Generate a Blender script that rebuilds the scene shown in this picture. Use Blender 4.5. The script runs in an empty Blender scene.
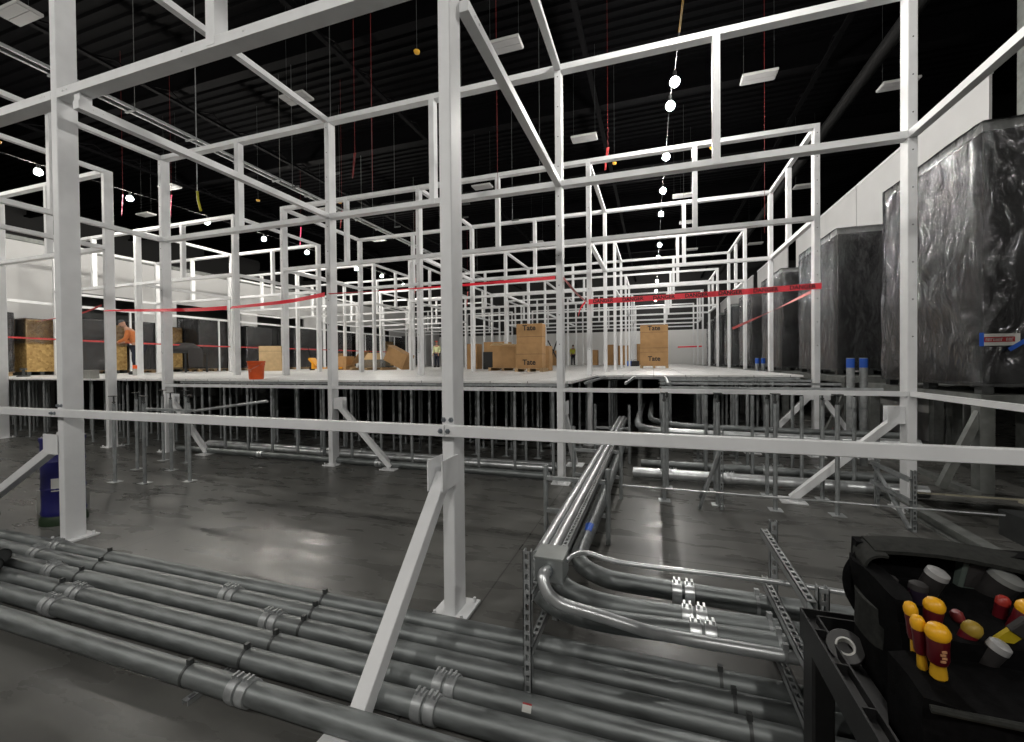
import bpy, bmesh, math, random
from mathutils import Vector, Matrix, noise
random.seed(7)
C = bpy.context.scene.collection
PI = math.pi
sc = bpy.context.scene

# ------------------------------------------------------------------ materials
def mat(name, col, rough=.5, metal=0., var=0., scale=6., bump=0., bscale=40., spec=.5, stretch=(1, 1, 1), rvar=0.):
    m = bpy.data.materials.new(name); m.use_nodes = True
    nt = m.node_tree; b = nt.nodes['Principled BSDF']
    b.inputs['Base Color'].default_value = (*col, 1)
    b.inputs['Roughness'].default_value = rough
    b.inputs['Metallic'].default_value = metal
    b.inputs['Specular IOR Level'].default_value = spec
    if var or bump or rvar:
        tc = nt.nodes.new('ShaderNodeTexCoord'); mp = nt.nodes.new('ShaderNodeMapping')
        mp.inputs['Scale'].default_value = stretch
        nt.links.new(tc.outputs['Object'], mp.inputs[0])
    if var or rvar:
        n = nt.nodes.new('ShaderNodeTexNoise'); n.inputs['Scale'].default_value = scale; n.inputs['Detail'].default_value = 6
        nt.links.new(mp.outputs[0], n.inputs['Vector'])
    if var:
        r = nt.nodes.new('ShaderNodeValToRGB')
        r.color_ramp.elements[0].position = .3; r.color_ramp.elements[1].position = .7
        r.color_ramp.elements[0].color = (*[max(0, c * (1 - var)) for c in col], 1)
        r.color_ramp.elements[1].color = (*[min(1, c * (1 + var)) for c in col], 1)
        nt.links.new(n.outputs[0], r.inputs[0]); nt.links.new(r.outputs[0], b.inputs['Base Color'])
    if rvar:
        q = nt.nodes.new('ShaderNodeMapRange')
        q.inputs[1].default_value = .3; q.inputs[2].default_value = .7
        q.inputs[3].default_value = max(.02, rough - rvar); q.inputs[4].default_value = min(1, rough + rvar)
        nt.links.new(n.outputs[0], q.inputs[0]); nt.links.new(q.outputs[0], b.inputs['Roughness'])
    if bump:
        n2 = nt.nodes.new('ShaderNodeTexNoise'); n2.inputs['Scale'].default_value = bscale; n2.inputs['Detail'].default_value = 4
        nt.links.new(mp.outputs[0], n2.inputs['Vector'])
        bp = nt.nodes.new('ShaderNodeBump'); bp.inputs['Strength'].default_value = bump
        nt.links.new(n2.outputs[0], bp.inputs['Height']); nt.links.new(bp.outputs[0], b.inputs['Normal'])
    return m

STEEL = mat('white_painted_steel', (.78, .79, .8), .42, 0, .05, 5, spec=.4)
GALV = mat('galvanized_steel', (.36, .375, .38), .42, .4, .25, 14, rvar=.1)
COND = mat('galvanized_conduit', (.2, .215, .215), .46, .6, .35, 7, stretch=(.6, 3, 3), rvar=.1)
BRIGHT = mat('bright_zinc', (.62, .64, .65), .34, .75, .12, 10)
PEDM = mat('dull_galvanized_pedestal', (.36, .38, .385), .5, .6, .2, 12)
DARKST = mat('dark_steel', (.09, .095, .095), .5, .6, .2, 10)
BOLT = mat('zinc_bolt', (.3, .33, .36), .35, .9)
BLACK = mat('black_paint', (.012, .012, .013), .7, 0, .3, 3)
BLKPL = mat('black_plastic', (.008, .008, .0085), .5, 0, .3, 30, bump=.15, bscale=160)
FABRIC = mat('black_canvas', (.003, .003, .0033), .9, 0, .5, 60, bump=.5, bscale=220, spec=.08)
FABG = mat('grey_canvas', (.022, .023, .021), .85, 0, .3, 60, bump=.4, bscale=220, spec=.2)
WALLW = mat('white_wall_panel', (.56, .56, .56), .6, 0, .03, 1.5)
CARD = mat('brown_cardboard', (.42, .25, .115), .8, 0, .1, 5, spec=.2)
CARDL = mat('pale_cardboard', (.6, .43, .24), .8, 0, .1, 5, spec=.2)
WOOD = mat('pallet_wood', (.45, .31, .17), .8, 0, .25, 12, stretch=(1, 6, 6), spec=.2)
INK = mat('black_ink', (.02, .018, .018), .7)
RED = mat('red_tape', (.92, .03, .055), .42, 0, .08, 8)
REDD = mat('faded_red_tape', (.5, .05, .05), .45, 0, .35, 25)
PINK = mat('pink_ribbon', (.9, .03, .16), .5)
ORANGE = mat('orange_plastic', (.62, .085, .012), .42, 0, .12, 9)
WHITEP = mat('white_plastic', (.45, .45, .44), .5)
YEL = mat('yellow_plastic', (.8, .4, .01), .35)
YELD = mat('yellow_amber_plastic', (.62, .34, .02), .35)
MAROON = mat('dark_red_handle', (.085, .005, .009), .3)
TAN = mat('tan_lettering', (.5, .25, .12), .6)
BLUE = mat('blue_plastic', (.012, .012, .11), .45, 0, .2, 5)
BLUET = mat('blue_masking_tape', (.02, .11, .55), .6)
GREEN = mat('green_plastic', (.012, .03, .01), .5)
PAPER = mat('paper', (.6, .6, .57), .7)
REDP = mat('red_print', (.35, .02, .025), .6)
YELJ = mat('yellow_jack_paint', (.75, .33, .01), .4)
CONC = mat('concrete_block', (.3, .3, .28), .8, 0, .15, 8)
GREYL = mat('grey_metal', (.2, .21, .2), .5, .4, .2, 8)
LUMB = mat('dusty_boards', (.3, .28, .21), .8, 0, .3, 8, stretch=(1, 5, 5))
SKIN = mat('skin', (.45, .25, .17), .6)
SHIRT = mat('orange_shirt', (.55, .17, .05), .8, 0, .1, 20)
NAVY = mat('navy_trousers', (.01, .012, .025), .85)
VEST = mat('hi_vis_yellow', (.6, .6, .06), .7)
HAIR = mat('dark_hair', (.02, .014, .01), .8)
CAPM = mat('grey_cap', (.06, .065, .07), .8)
LENS = mat('diffuser', (.3, .3, .3), .45)
SILVER = mat('silver_cap', (.38, .38, .38), .35, .3)

def osb():
    m = mat('oriented_strand_board', (.5, .31, .1), .75)
    nt = m.node_tree; b = nt.nodes['Principled BSDF']
    tc = nt.nodes.new('ShaderNodeTexCoord'); v = nt.nodes.new('ShaderNodeTexVoronoi'); v.inputs['Scale'].default_value = 14
    r = nt.nodes.new('ShaderNodeValToRGB'); r.color_ramp.elements[0].color = (.3, .17, .05, 1); r.color_ramp.elements[1].color = (.62, .42, .16, 1)
    nt.links.new(tc.outputs['Object'], v.inputs['Vector']); nt.links.new(v.outputs['Color'], r.inputs[0]); nt.links.new(r.outputs[0], b.inputs['Base Color'])
    return m
OSB = osb()

def concrete():
    m = bpy.data.materials.new('polished_concrete'); m.use_nodes = True
    nt = m.node_tree; b = nt.nodes['Principled BSDF']; N = nt.nodes.new; L = nt.links.new
    tc = N('ShaderNodeTexCoord')
    n1 = N('ShaderNodeTexNoise'); n1.inputs['Scale'].default_value = .7; n1.inputs['Detail'].default_value = 8; n1.inputs['Roughness'].default_value = .65
    mp = N('ShaderNodeMapping'); mp.inputs['Scale'].default_value = (.8, 2.4, 1); L(tc.outputs['Object'], mp.inputs[0])
    n2 = N('ShaderNodeTexNoise'); n2.inputs['Scale'].default_value = 2.2; n2.inputs['Detail'].default_value = 7; L(mp.outputs[0], n2.inputs['Vector'])
    L(tc.outputs['Object'], n1.inputs['Vector'])
    mx = N('ShaderNodeMath'); mx.operation = 'MULTIPLY'; L(n1.outputs[0], mx.inputs[0]); L(n2.outputs[0], mx.inputs[1])
    r = N('ShaderNodeValToRGB'); r.color_ramp.elements[0].position = .12; r.color_ramp.elements[1].position = .42
    r.color_ramp.elements[0].color = (.075, .075, .07, 1); r.color_ramp.elements[1].color = (.15, .149, .14, 1)
    L(mx.outputs[0], r.inputs[0])
    # saw-cut control joints
    bk = N('ShaderNodeTexBrick'); bk.offset = 0; bk.inputs['Scale'].default_value = 1
    bk.inputs['Brick Width'].default_value = 3.66; bk.inputs['Row Height'].default_value = 3.66; bk.inputs['Mortar Size'].default_value = .006
    bk.inputs['Color1'].default_value = bk.inputs['Color2'].default_value = (1, 1, 1, 1); bk.inputs['Mortar'].default_value = (.35, .35, .35, 1)
    mp2 = N('ShaderNodeMapping'); mp2.inputs['Location'].default_value = (1.2, -.35, 0); L(tc.outputs['Object'], mp2.inputs[0]); L(mp2.outputs[0], bk.inputs['Vector'])
    mm = N('ShaderNodeMix'); mm.data_type = 'RGBA'; mm.blend_type = 'MULTIPLY'; mm.inputs[0].default_value = 1
    L(r.outputs[0], mm.inputs[6]); L(bk.outputs['Color'], mm.inputs[7]); L(mm.outputs[2], b.inputs['Base Color'])
    q = N('ShaderNodeMapRange'); q.inputs[1].default_value = .3; q.inputs[2].default_value = .7; q.inputs[3].default_value = .22; q.inputs[4].default_value = .38
    L(n2.outputs[0], q.inputs[0]); L(q.outputs[0], b.inputs['Roughness'])
    b.inputs['Specular IOR Level'].default_value = .24
    bp = N('ShaderNodeBump'); bp.inputs['Strength'].default_value = .12; L(n2.outputs[0], bp.inputs['Height']); L(bp.outputs[0], b.inputs['Normal'])
    return m
CONCRETE = concrete()

def deckmat():
    m = bpy.data.materials.new('white_floor_panels'); m.use_nodes = True
    nt = m.node_tree; b = nt.nodes['Principled BSDF']; N = nt.nodes.new; L = nt.links.new
    tc = N('ShaderNodeTexCoord'); bk = N('ShaderNodeTexBrick'); bk.offset = 0; bk.inputs['Scale'].default_value = 1
    bk.inputs['Brick Width'].default_value = .61; bk.inputs['Row Height'].default_value = .61; bk.inputs['Mortar Size'].default_value = .006
    bk.inputs['Color1'].default_value = (.8, .8, .79, 1); bk.inputs['Color2'].default_value = (.74, .74, .73, 1); bk.inputs['Mortar'].default_value = (.25, .25, .25, 1)
    L(tc.outputs['Object'], bk.inputs['Vector']); L(bk.outputs['Color'], b.inputs['Base Color']); b.inputs['Roughness'].default_value = .4
    return m
DECKM = deckmat()

def film(name, haze):
    """clear sheet: mostly see-through, glossy by Fresnel, a little milky where it is creased"""
    m = bpy.data.materials.new(name); m.use_nodes = True
    nt = m.node_tree; N = nt.nodes.new; L = nt.links.new
    nt.nodes.remove(nt.nodes['Principled BSDF'])
    tc = N('ShaderNodeTexCoord'); mp = N('ShaderNodeMapping'); mp.inputs['Scale'].default_value = (1.1, 1.1, .6); L(tc.outputs['Object'], mp.inputs[0])
    n = N('ShaderNodeTexNoise'); n.inputs['Scale'].default_value = 2.4; n.inputs['Detail'].default_value = 5; n.inputs['Distortion'].default_value = 1.6; L(mp.outputs[0], n.inputs['Vector'])
    bp = N('ShaderNodeBump'); bp.inputs['Strength'].default_value = .9; bp.inputs['Distance'].default_value = .09; L(n.outputs[0], bp.inputs['Height'])
    t = N('ShaderNodeBsdfTransparent'); g = N('ShaderNodeBsdfGlossy'); g.inputs['Roughness'].default_value = .14; g.inputs['Color'].default_value = (.95, .96, 1, 1); L(bp.outputs[0], g.inputs['Normal'])
    d = N('ShaderNodeBsdfDiffuse'); d.inputs['Color'].default_value = (.6, .61, .63, 1)
    q = N('ShaderNodeMapRange'); q.inputs[1].default_value = .42; q.inputs[2].default_value = .72; q.inputs[3].default_value = haze*.5; q.inputs[4].default_value = haze*2.6; L(n.outputs[0], q.inputs[0])
    m1 = N('ShaderNodeMixShader'); L(q.outputs[0], m1.inputs[0]); L(t.outputs[0], m1.inputs[1]); L(d.outputs[0], m1.inputs[2])
    fr = N('ShaderNodeFresnel'); fr.inputs['IOR'].default_value = 1.7; L(bp.outputs[0], fr.inputs['Normal'])
    m2 = N('ShaderNodeMixShader'); L(fr.outputs[0], m2.inputs[0]); L(m1.outputs[0], m2.inputs[1]); L(g.outputs[0], m2.inputs[2])
    L(m2.outputs[0], nt.nodes['Material Output'].inputs['Surface'])
    return m
FILM = film('clear_plastic_film', .025)
CABIN = mat('dark_cabinet', (.006, .0062, .0062), .5, 0, .2, 2)

def emit(name, col, s):
    m = bpy.data.materials.new(name); m.use_nodes = True; nt = m.node_tree
    b = nt.nodes['Principled BSDF']; b.inputs['Base Color'].default_value = (.9, .9, .85, 1)
    b.inputs['Emission Color'].default_value = (*col, 1); b.inputs['Emission Strength'].default_value = s
    return m
BULB = emit('lit_lamp', (1, .965, .91), 720)
BULB_FILL = emit('fill_lamp_bulb', (1, .965, .91), 1900)  # stronger bulb for the added fill lamps behind the camera
BULB2 = emit('lit_lamp_left', (1, .955, .87), 1000)
AMBER = mat('amber_plastic', (.75, .4, .02), .4)

def ceil_mat():
    m = mat('black_roof_deck', (.0018, .0018, .0021), .75, spec=.04)
    return m
CEIL = ceil_mat()

# ------------------------------------------------------------------ mesh builder
class MB:
    def __init__(s): s.b = bmesh.new()
    def box(s, x0, x1, y0, y1, z0, z1, M=None):
        v = [s.b.verts.new(p) for p in ((x0,y0,z0),(x1,y0,z0),(x1,y1,z0),(x0,y1,z0),(x0,y0,z1),(x1,y0,z1),(x1,y1,z1),(x0,y1,z1))]
        for f in ((0,3,2,1),(4,5,6,7),(0,1,5,4),(1,2,6,5),(2,3,7,6),(3,0,4,7)): s.b.faces.new([v[i] for i in f])
        if M is not None:
            for a in v: a.co = M @ a.co
        return s
    def bar(s, p, q, w, h, up=(0, 0, 1)):
        p = Vector(p); q = Vector(q); d = q - p; l = d.length; z = d.normalized()
        u = Vector(up)
        if abs(u.dot(z)) > .95: u = Vector((0, 1, 0))
        x = u.cross(z).normalized(); y = z.cross(x)
        M = Matrix(((x.x, y.x, z.x, p.x), (x.y, y.y, z.y, p.y), (x.z, y.z, z.z, p.z), (0, 0, 0, 1)))
        return s.box(-w/2, w/2, -h/2, h/2, 0, l, M)
    def tube(s, pts, r, n=12, cap=True):
        pts = [Vector(p) for p in pts]; rings = []; prev = None
        rr = r if isinstance(r, (list, tuple)) else [r] * len(pts)
        for i, p in enumerate(pts):
            a = pts[max(0, i-1)]; c = pts[min(len(pts)-1, i+1)]; t = (c - a).normalized()
            if prev is None:
                u = Vector((0, 0, 1)) if abs(t.z) < .9 else Vector((1, 0, 0))
                x = u.cross(t).normalized()
            else:
                x = (prev - t * prev.dot(t)).normalized()
            prev = x; y = t.cross(x)
            rings.append([s.b.verts.new(p + (x * math.cos(2*PI*k/n) + y * math.sin(2*PI*k/n)) * rr[i]) for k in range(n)])
        for a, c in zip(rings, rings[1:]):
            for k in range(n): s.b.faces.new((a[k], a[(k+1) % n], c[(k+1) % n], c[k]))
        if cap:
            s.b.faces.new(rings[0][::-1]); s.b.faces.new(rings[-1])
        return s
    def lathe(s, prof, n=20, M=None):
        rings = []; new = []
        for r, z in prof:
            if r < 1e-5: ring = [s.b.verts.new((0, 0, z))]
            else: ring = [s.b.verts.new((r*math.cos(2*PI*k/n), r*math.sin(2*PI*k/n), z)) for k in range(n)]
            rings.append(ring); new += ring
        for a, c in zip(rings, rings[1:]):
            for k in range(n):
                A = a[k % len(a)]; B = a[(k+1) % len(a)]; D = c[k % len(c)]; E = c[(k+1) % len(c)]
                vs = []
                for v in (A, B, E, D):
                    if v not in vs: vs.append(v)
                if len(vs) >= 3:
                    try: s.b.faces.new(vs)
                    except ValueError: pass
        if M is not None:
            for v in new: v.co = M @ v.co
        return s
    def sheet(s, grid, th=.004):
        V = [[Vector(p) for p in row] for row in grid]; R, K = len(V), len(V[0])
        nor = [[None]*K for _ in range(R)]
        for i in range(R):
            for j in range(K):
                a = V[min(i+1, R-1)][j] - V[max(i-1, 0)][j]; b = V[i][min(j+1, K-1)] - V[i][max(j-1, 0)]
                n = a.cross(b); nor[i][j] = n.normalized() if n.length > 1e-9 else Vector((0, 0, 1))
        T = [[s.b.verts.new(V[i][j] + nor[i][j]*th/2) for j in range(K)] for i in range(R)]
        U = [[s.b.verts.new(V[i][j] - nor[i][j]*th/2) for j in range(K)] for i in range(R)]
        for i in range(R-1):
            for j in range(K-1):
                s.b.faces.new((T[i][j], T[i+1][j], T[i+1][j+1], T[i][j+1])); s.b.faces.new((U[i][j], U[i][j+1], U[i+1][j+1], U[i+1][j]))
        for i in range(R-1):
            s.b.faces.new((T[i][0], U[i][0], U[i+1][0], T[i+1][0])); s.b.faces.new((T[i][K-1], T[i+1][K-1], U[i+1][K-1], U[i][K-1]))
        for j in range(K-1):
            s.b.faces.new((T[0][j], T[0][j+1], U[0][j+1], U[0][j])); s.b.faces.new((T[R-1][j], U[R-1][j], U[R-1][j+1], T[R-1][j+1]))
        return s
    def mesh(s, name, m, smooth=False, bevel=0., seg=1):
        bmesh.ops.recalc_face_normals(s.b, faces=s.b.faces)
        if bevel: bmesh.ops.bevel(s.b, geom=s.b.edges[:], offset=bevel, segments=seg, affect='EDGES', clamp_overlap=True)
        me = bpy.data.meshes.new(name); s.b.to_mesh(me); s.b.free()
        if m: me.materials.append(m)
        if smooth:
            me.polygons.foreach_set('use_smooth', [True]*len(me.polygons))
            try: me.set_sharp_from_angle(angle=math.radians(40))
            except Exception: pass
        return me
    def build(s, name, m, parent=None, smooth=False, bevel=0., seg=1, loc=None):
        return link(name, s.mesh(name, m, smooth, bevel, seg), parent, loc)

def link(name, me, parent=None, loc=None, rot=None):
    o = bpy.data.objects.new(name, me); C.objects.link(o)
    if parent: o.parent = parent
    if loc: o.location = loc
    if rot: o.rotation_euler = rot
    return o
def tag(o, label=None, cat=None, group=None, kind=None):
    for k, v in (('label', label), ('category', cat), ('group', group), ('kind', kind)):
        if v: o[k] = v
    return o
def thing(name, loc, label, cat, group=None, rz=0):
    o = bpy.data.objects.new(name, None); C.objects.link(o); o.location = loc; o.rotation_euler = (0, 0, rz); o.empty_display_size = .1
    return tag(o, label, cat, group)
def dup(o, loc, label=None, group=None, parent=None, rz=None):
    c = o.copy(); C.objects.link(c)
    if parent: c.parent = parent
    else:
        c.location = loc
        if rz is not None: c.rotation_euler = (0, 0, rz)
    if label: c['label'] = label
    if group: c['group'] = group
    for ch in list(o.children): dup(ch, None, parent=c)
    return c
def struct(o): o['kind'] = 'structure'; return o
def smoothpath(pts, n=8):
    P = [Vector(p) for p in pts]; out = []
    for i in range(len(P)-1):
        p0 = P[max(0, i-1)]; p1 = P[i]; p2 = P[i+1]; p3 = P[min(len(P)-1, i+2)]
        for k in range(n):
            t = k/n
            out.append(.5*((2*p1) + (p2-p0)*t + (2*p0-5*p1+4*p2-p3)*t*t + (3*p1-p0-3*p2+p3)*t**3))
    out.append(P[-1]); return out
def text_mesh(s, size, m, name, parent, M, depth=.002, bend=None):
    cu = bpy.data.curves.new(name, 'FONT'); cu.body = s; cu.size = size; cu.align_x = 'CENTER'; cu.align_y = 'CENTER'; cu.extrude = depth/2; cu.offset = size*.025
    t = bpy.data.objects.new(name, cu); C.objects.link(t)
    dg = bpy.context.evaluated_depsgraph_get()
    me = bpy.data.meshes.new_from_object(t.evaluated_get(dg)); bpy.data.objects.remove(t)
    for v in me.vertices: v.co = bend(v.co) if bend else M @ v.co
    me.materials.clear(); me.materials.append(m); me.name = name
    return link(name, me, parent)
FACE = Matrix(((1,0,0,0),(0,0,-1,0),(0,1,0,0),(0,0,0,1)))   # text standing up, facing -Y

# ------------------------------------------------------------------ the setting
DZ = 1.46
def sbox(name, m, *a): return struct(MB().box(*a).build(name, m))
sbox('floor', CONCRETE, -30, 12, -9, 43, -.2, 0)
d = MB(); d.box(-21.6, -1.15, 6.3, 41, DZ-.035, DZ); d.box(-1.15, 2.65, 9.3, 41, DZ-.035, DZ)
struct(d.build('raised_floor', DECKM))
def ceiling():
    b = bmesh.new(); pitch = .3; n = int(52/pitch); prof = []
    for i in range(n):
        y = -9 + i*pitch
        prof += [(y, 10.0), (y+.12, 10.0), (y+.15, 10.06), (y+.27, 10.06)]
    rows = [[b.verts.new((x, y, z)) for y, z in prof] for x in (-30, 12)]
    for k in range(len(prof)-1): b.faces.new((rows[0][k], rows[0][k+1], rows[1][k+1], rows[1][k]))
    rows2 = [[b.verts.new((x, y, 10.3)) for y in (-9, 43)] for x in (-30, 12)]
    b.faces.new((rows2[0][0], rows2[1][0], rows2[1][1], rows2[0][1]))
    me = bpy.data.meshes.new('ceiling'); b.to_mesh(me); b.free(); me.materials.append(CEIL)
    return struct(link('ceiling', me))
ceiling()
for i, y in enumerate((4, 8.5, 13, 17.5, 22, 26.5, 31)):              # roof girders across, bar joists along
    g = MB(); g.box(-29.9, 11.9, y-.12, y+.12, 9.25, 9.32); g.box(-29.9, 11.9, y-.01, y+.01, 9.32, 9.9); g.box(-29.9, 11.9, y-.12, y+.12, 9.9, 9.98)
    struct(g.build('roof_beam', CEIL))
for x in (-18, -12.5, -7, -1.5, 4):
    g = MB(); g.box(x-.06, x+.06, -8.9, 42.9, 9.0, 9.06)
    for k in range(40):
        y = -5.5 + k*1.2; g.bar((x, y, 9.04), (x, y+.6, 9.25), .03, .03); g.bar((x, y+.6, 9.25), (x, y+1.2, 9.04), .03, .03)
    struct(g.build('ceiling_joist', CEIL))
p = MB().tube([(4.6, -3, 8.2), (4.6, 40, 8.2)], .14, 14); struct(p.build('ceiling_duct', mat('dark_duct', (.006, .006, .006), .7, spec=.1), smooth=True))
p = MB().tube([(-14, 15.5, 8.0), (11, 15.5, 8.0)], .07, 10); struct(p.build('ceiling_pipe', CEIL, smooth=True))
DARKW = mat('dark_wall_paint', (.03, .03, .03), .8)
BACKW = mat('grey_wall_paint', (.25, .25, .25), .8)
sbox('wall_back', BACKW, -30, 12, -9.2, -9, 0, 10)
sbox('wall_outer_right', DARKW, 11.9, 12.1, -9, 43, 0, 10)
sbox('wall_outer_left', DARKW, -30.1, -29.9, -9, 43, 0, 10)
sbox('wall_far', mat('white_end_wall', (.8, .8, .79), .6), -21.6, 5.5, 41, 41.2, 0, 4.5)
sbox('wall_far_upper', DARKW, -30, 12, 41.2, 41.4, 0, 10)
# right white partition, panels with open joints
for a, b_ in ((9.65, 14.73), (14.77, 20.2), (21.4, 27), (28.2, 41)):
    sbox('wall_right', WALLW, 5.5, 5.54, a, b_, 0, 6.63)
    sbox('trim_right', STEEL, 5.48, 5.56, a, b_, 6.63, 6.69)
sbox('wall_right_end', GREYL, 5.5, 5.8, 8.3, 9.05, 0, 9.2)
# left white partition: upper band and piers between dark openings
sbox('wall_left', WALLW, -21.72, -21.6, 6.2, 41, 4.67, 6.27)
sbox('trim_left', GREYL, -21.76, -21.5, 6.2, 41, 6.27, 6.42)
for a, b_ in ((8.75, 10.05), (12.9, 14.5), (17.9, 18.9), (22.4, 23.6), (27, 28.2), (32, 41)):
    sbox('wall_left_pier', WALLW, -21.72, -21.6, a, b_, 0, 4.67)
sbox('wall_left_recess', mat('dark_grey_wall', (.06, .062, .062), .7), -23.6, -23.4, 5, 41, 0, 4.9)

# ------------------------------------------------------------------ white steel framing
PW, PD = .09, .17
YS = [2.65, 6.03, 9.0, 12.15, 15.3, 18.4, 21.5, 24.6, 27.7, 30.8, 33.9]
XS1 = [-9.4, -5.29, -1.272, 2.78]
XSA = [-9.5, -5.615, -1.34, 2.78]
XS2 = [-19.3, -15.2, -11.15]
ZM, ZT = 4.32, 5.95
cache = {}
def bolts_front(mb, x, z, y):                       # two small bolt heads on a front face
    for dx in (-.02, .02): mb.lathe([(0, -.006), (.007, -.006), (.007, 0)], 6, Matrix.Translation((x+dx, y, z)) @ Matrix.Rotation(-PI/2, 4, 'X'))
def post_mesh(z0, z1):
    k = ('post', z0, z1)
    if k not in cache:
        m = MB().box(-PW/2, PW/2, 0, PD, z0, z1)
        cache[k] = m.mesh('post', STEEL, bevel=.006)
    return cache[k]
def holes_mesh(z0, z1):
    k = ('holes', z0, z1)
    if k not in cache:
        m = MB(); z = z0
        while z < z1:
            m.lathe([(0, -.002), (.008, -.002), (.008, .002), (0, .002)], 8, Matrix.Translation((0.0, -.0, z)) @ Matrix.Rotation(PI/2, 4, 'X')); z += .42
        cache[k] = m.mesh('bolt_hole', DARKST)
    return cache[k]
def plate_mesh():
    if 'plate' not in cache:
        m = MB().box(-.13, .13, -.06, .24, 0, .016)
        for sx in (-.1, .1):
            for sy in (-.03, .2): m.lathe([(0, .05), (.012, .05), (.012, .016)], 6, Matrix.Translation((sx, sy, 0)))
        cache['plate'] = m.mesh('base_plate', STEEL)
    return cache['plate']
def beam_mesh(l, h=.08, d=.13):
    k = ('beam', round(l, 3), h, d)
    if k not in cache:
        m = MB().box(0, l, 0, d, -h, 0)
        for x in (.1, .16, l/2-.35, l/2+.35, l-.16, l-.1): m.lathe([(0, -.007), (.01, -.007), (.01, .001)], 6, Matrix.Translation((x, 0, -h*.42)) @ Matrix.Rotation(-PI/2, 4, 'X'))
        cache[k] = m.mesh('cross_beam', STEEL, bevel=0)
    return cache[k]
def side_mesh(l, h=.08, w=.085):
    k = ('side', round(l, 3))
    if k not in cache:
        m = MB().box(-w/2, w/2, 0, l, -h, 0)
        for y in (.12, .2, l-.2, l-.12): m.lathe([(0, .006), (.009, .006), (.009, 0)], 6, Matrix.Translation((w/2, y, -h*.45)) @ Matrix.Rotation(PI/2, 4, 'Y'))
        cache[k] = m.mesh('side_beam', STEEL)
    return cache[k]
def stub_mesh(z0, z1, w=.09, d=.12):
    k = ('stub', z0, z1, w)
    if k not in cache: cache[k] = MB().box(-w/2, w/2, -.004, d, z0, z1).mesh('stub_post', STEEL, bevel=.004)
    return cache[k]
def brace(root, p, q, foot=True):
    """diagonal kicker from its foot p on the slab up to a bracket q on a post"""
    P = Vector(p); Q = Vector(q); o = MB().bar(p, q, .085, .085).build('brace', STEEL, root, bevel=.004)
    if foot: MB().box(P.x-.14, P.x+.14, P.y-.14, P.y+.14, 0, .014).build('foot_plate', STEEL, o)
    b = MB(); d = (Q-P); hd = Vector((d.x, d.y, 0)).normalized(); s_ = hd.cross(Vector((0, 0, 1)))*.052
    for sg in (1, -1):
        c = Q + s_*sg; b.bar(c - hd*.13 + Vector((0, 0, .02)), c + hd*.1 + Vector((0, 0, .02)), .2, .008, up=s_.normalized())
    b.build('bracket', STEEL, o)
ORD = ['front', 'second', 'third', 'fourth', 'fifth', 'sixth', 'seventh', 'eighth', 'ninth', 'tenth', 'farthest']
G1 = 'rows of white steel framing over the main deck'; G2 = 'rows of white steel framing on the left'
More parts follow.
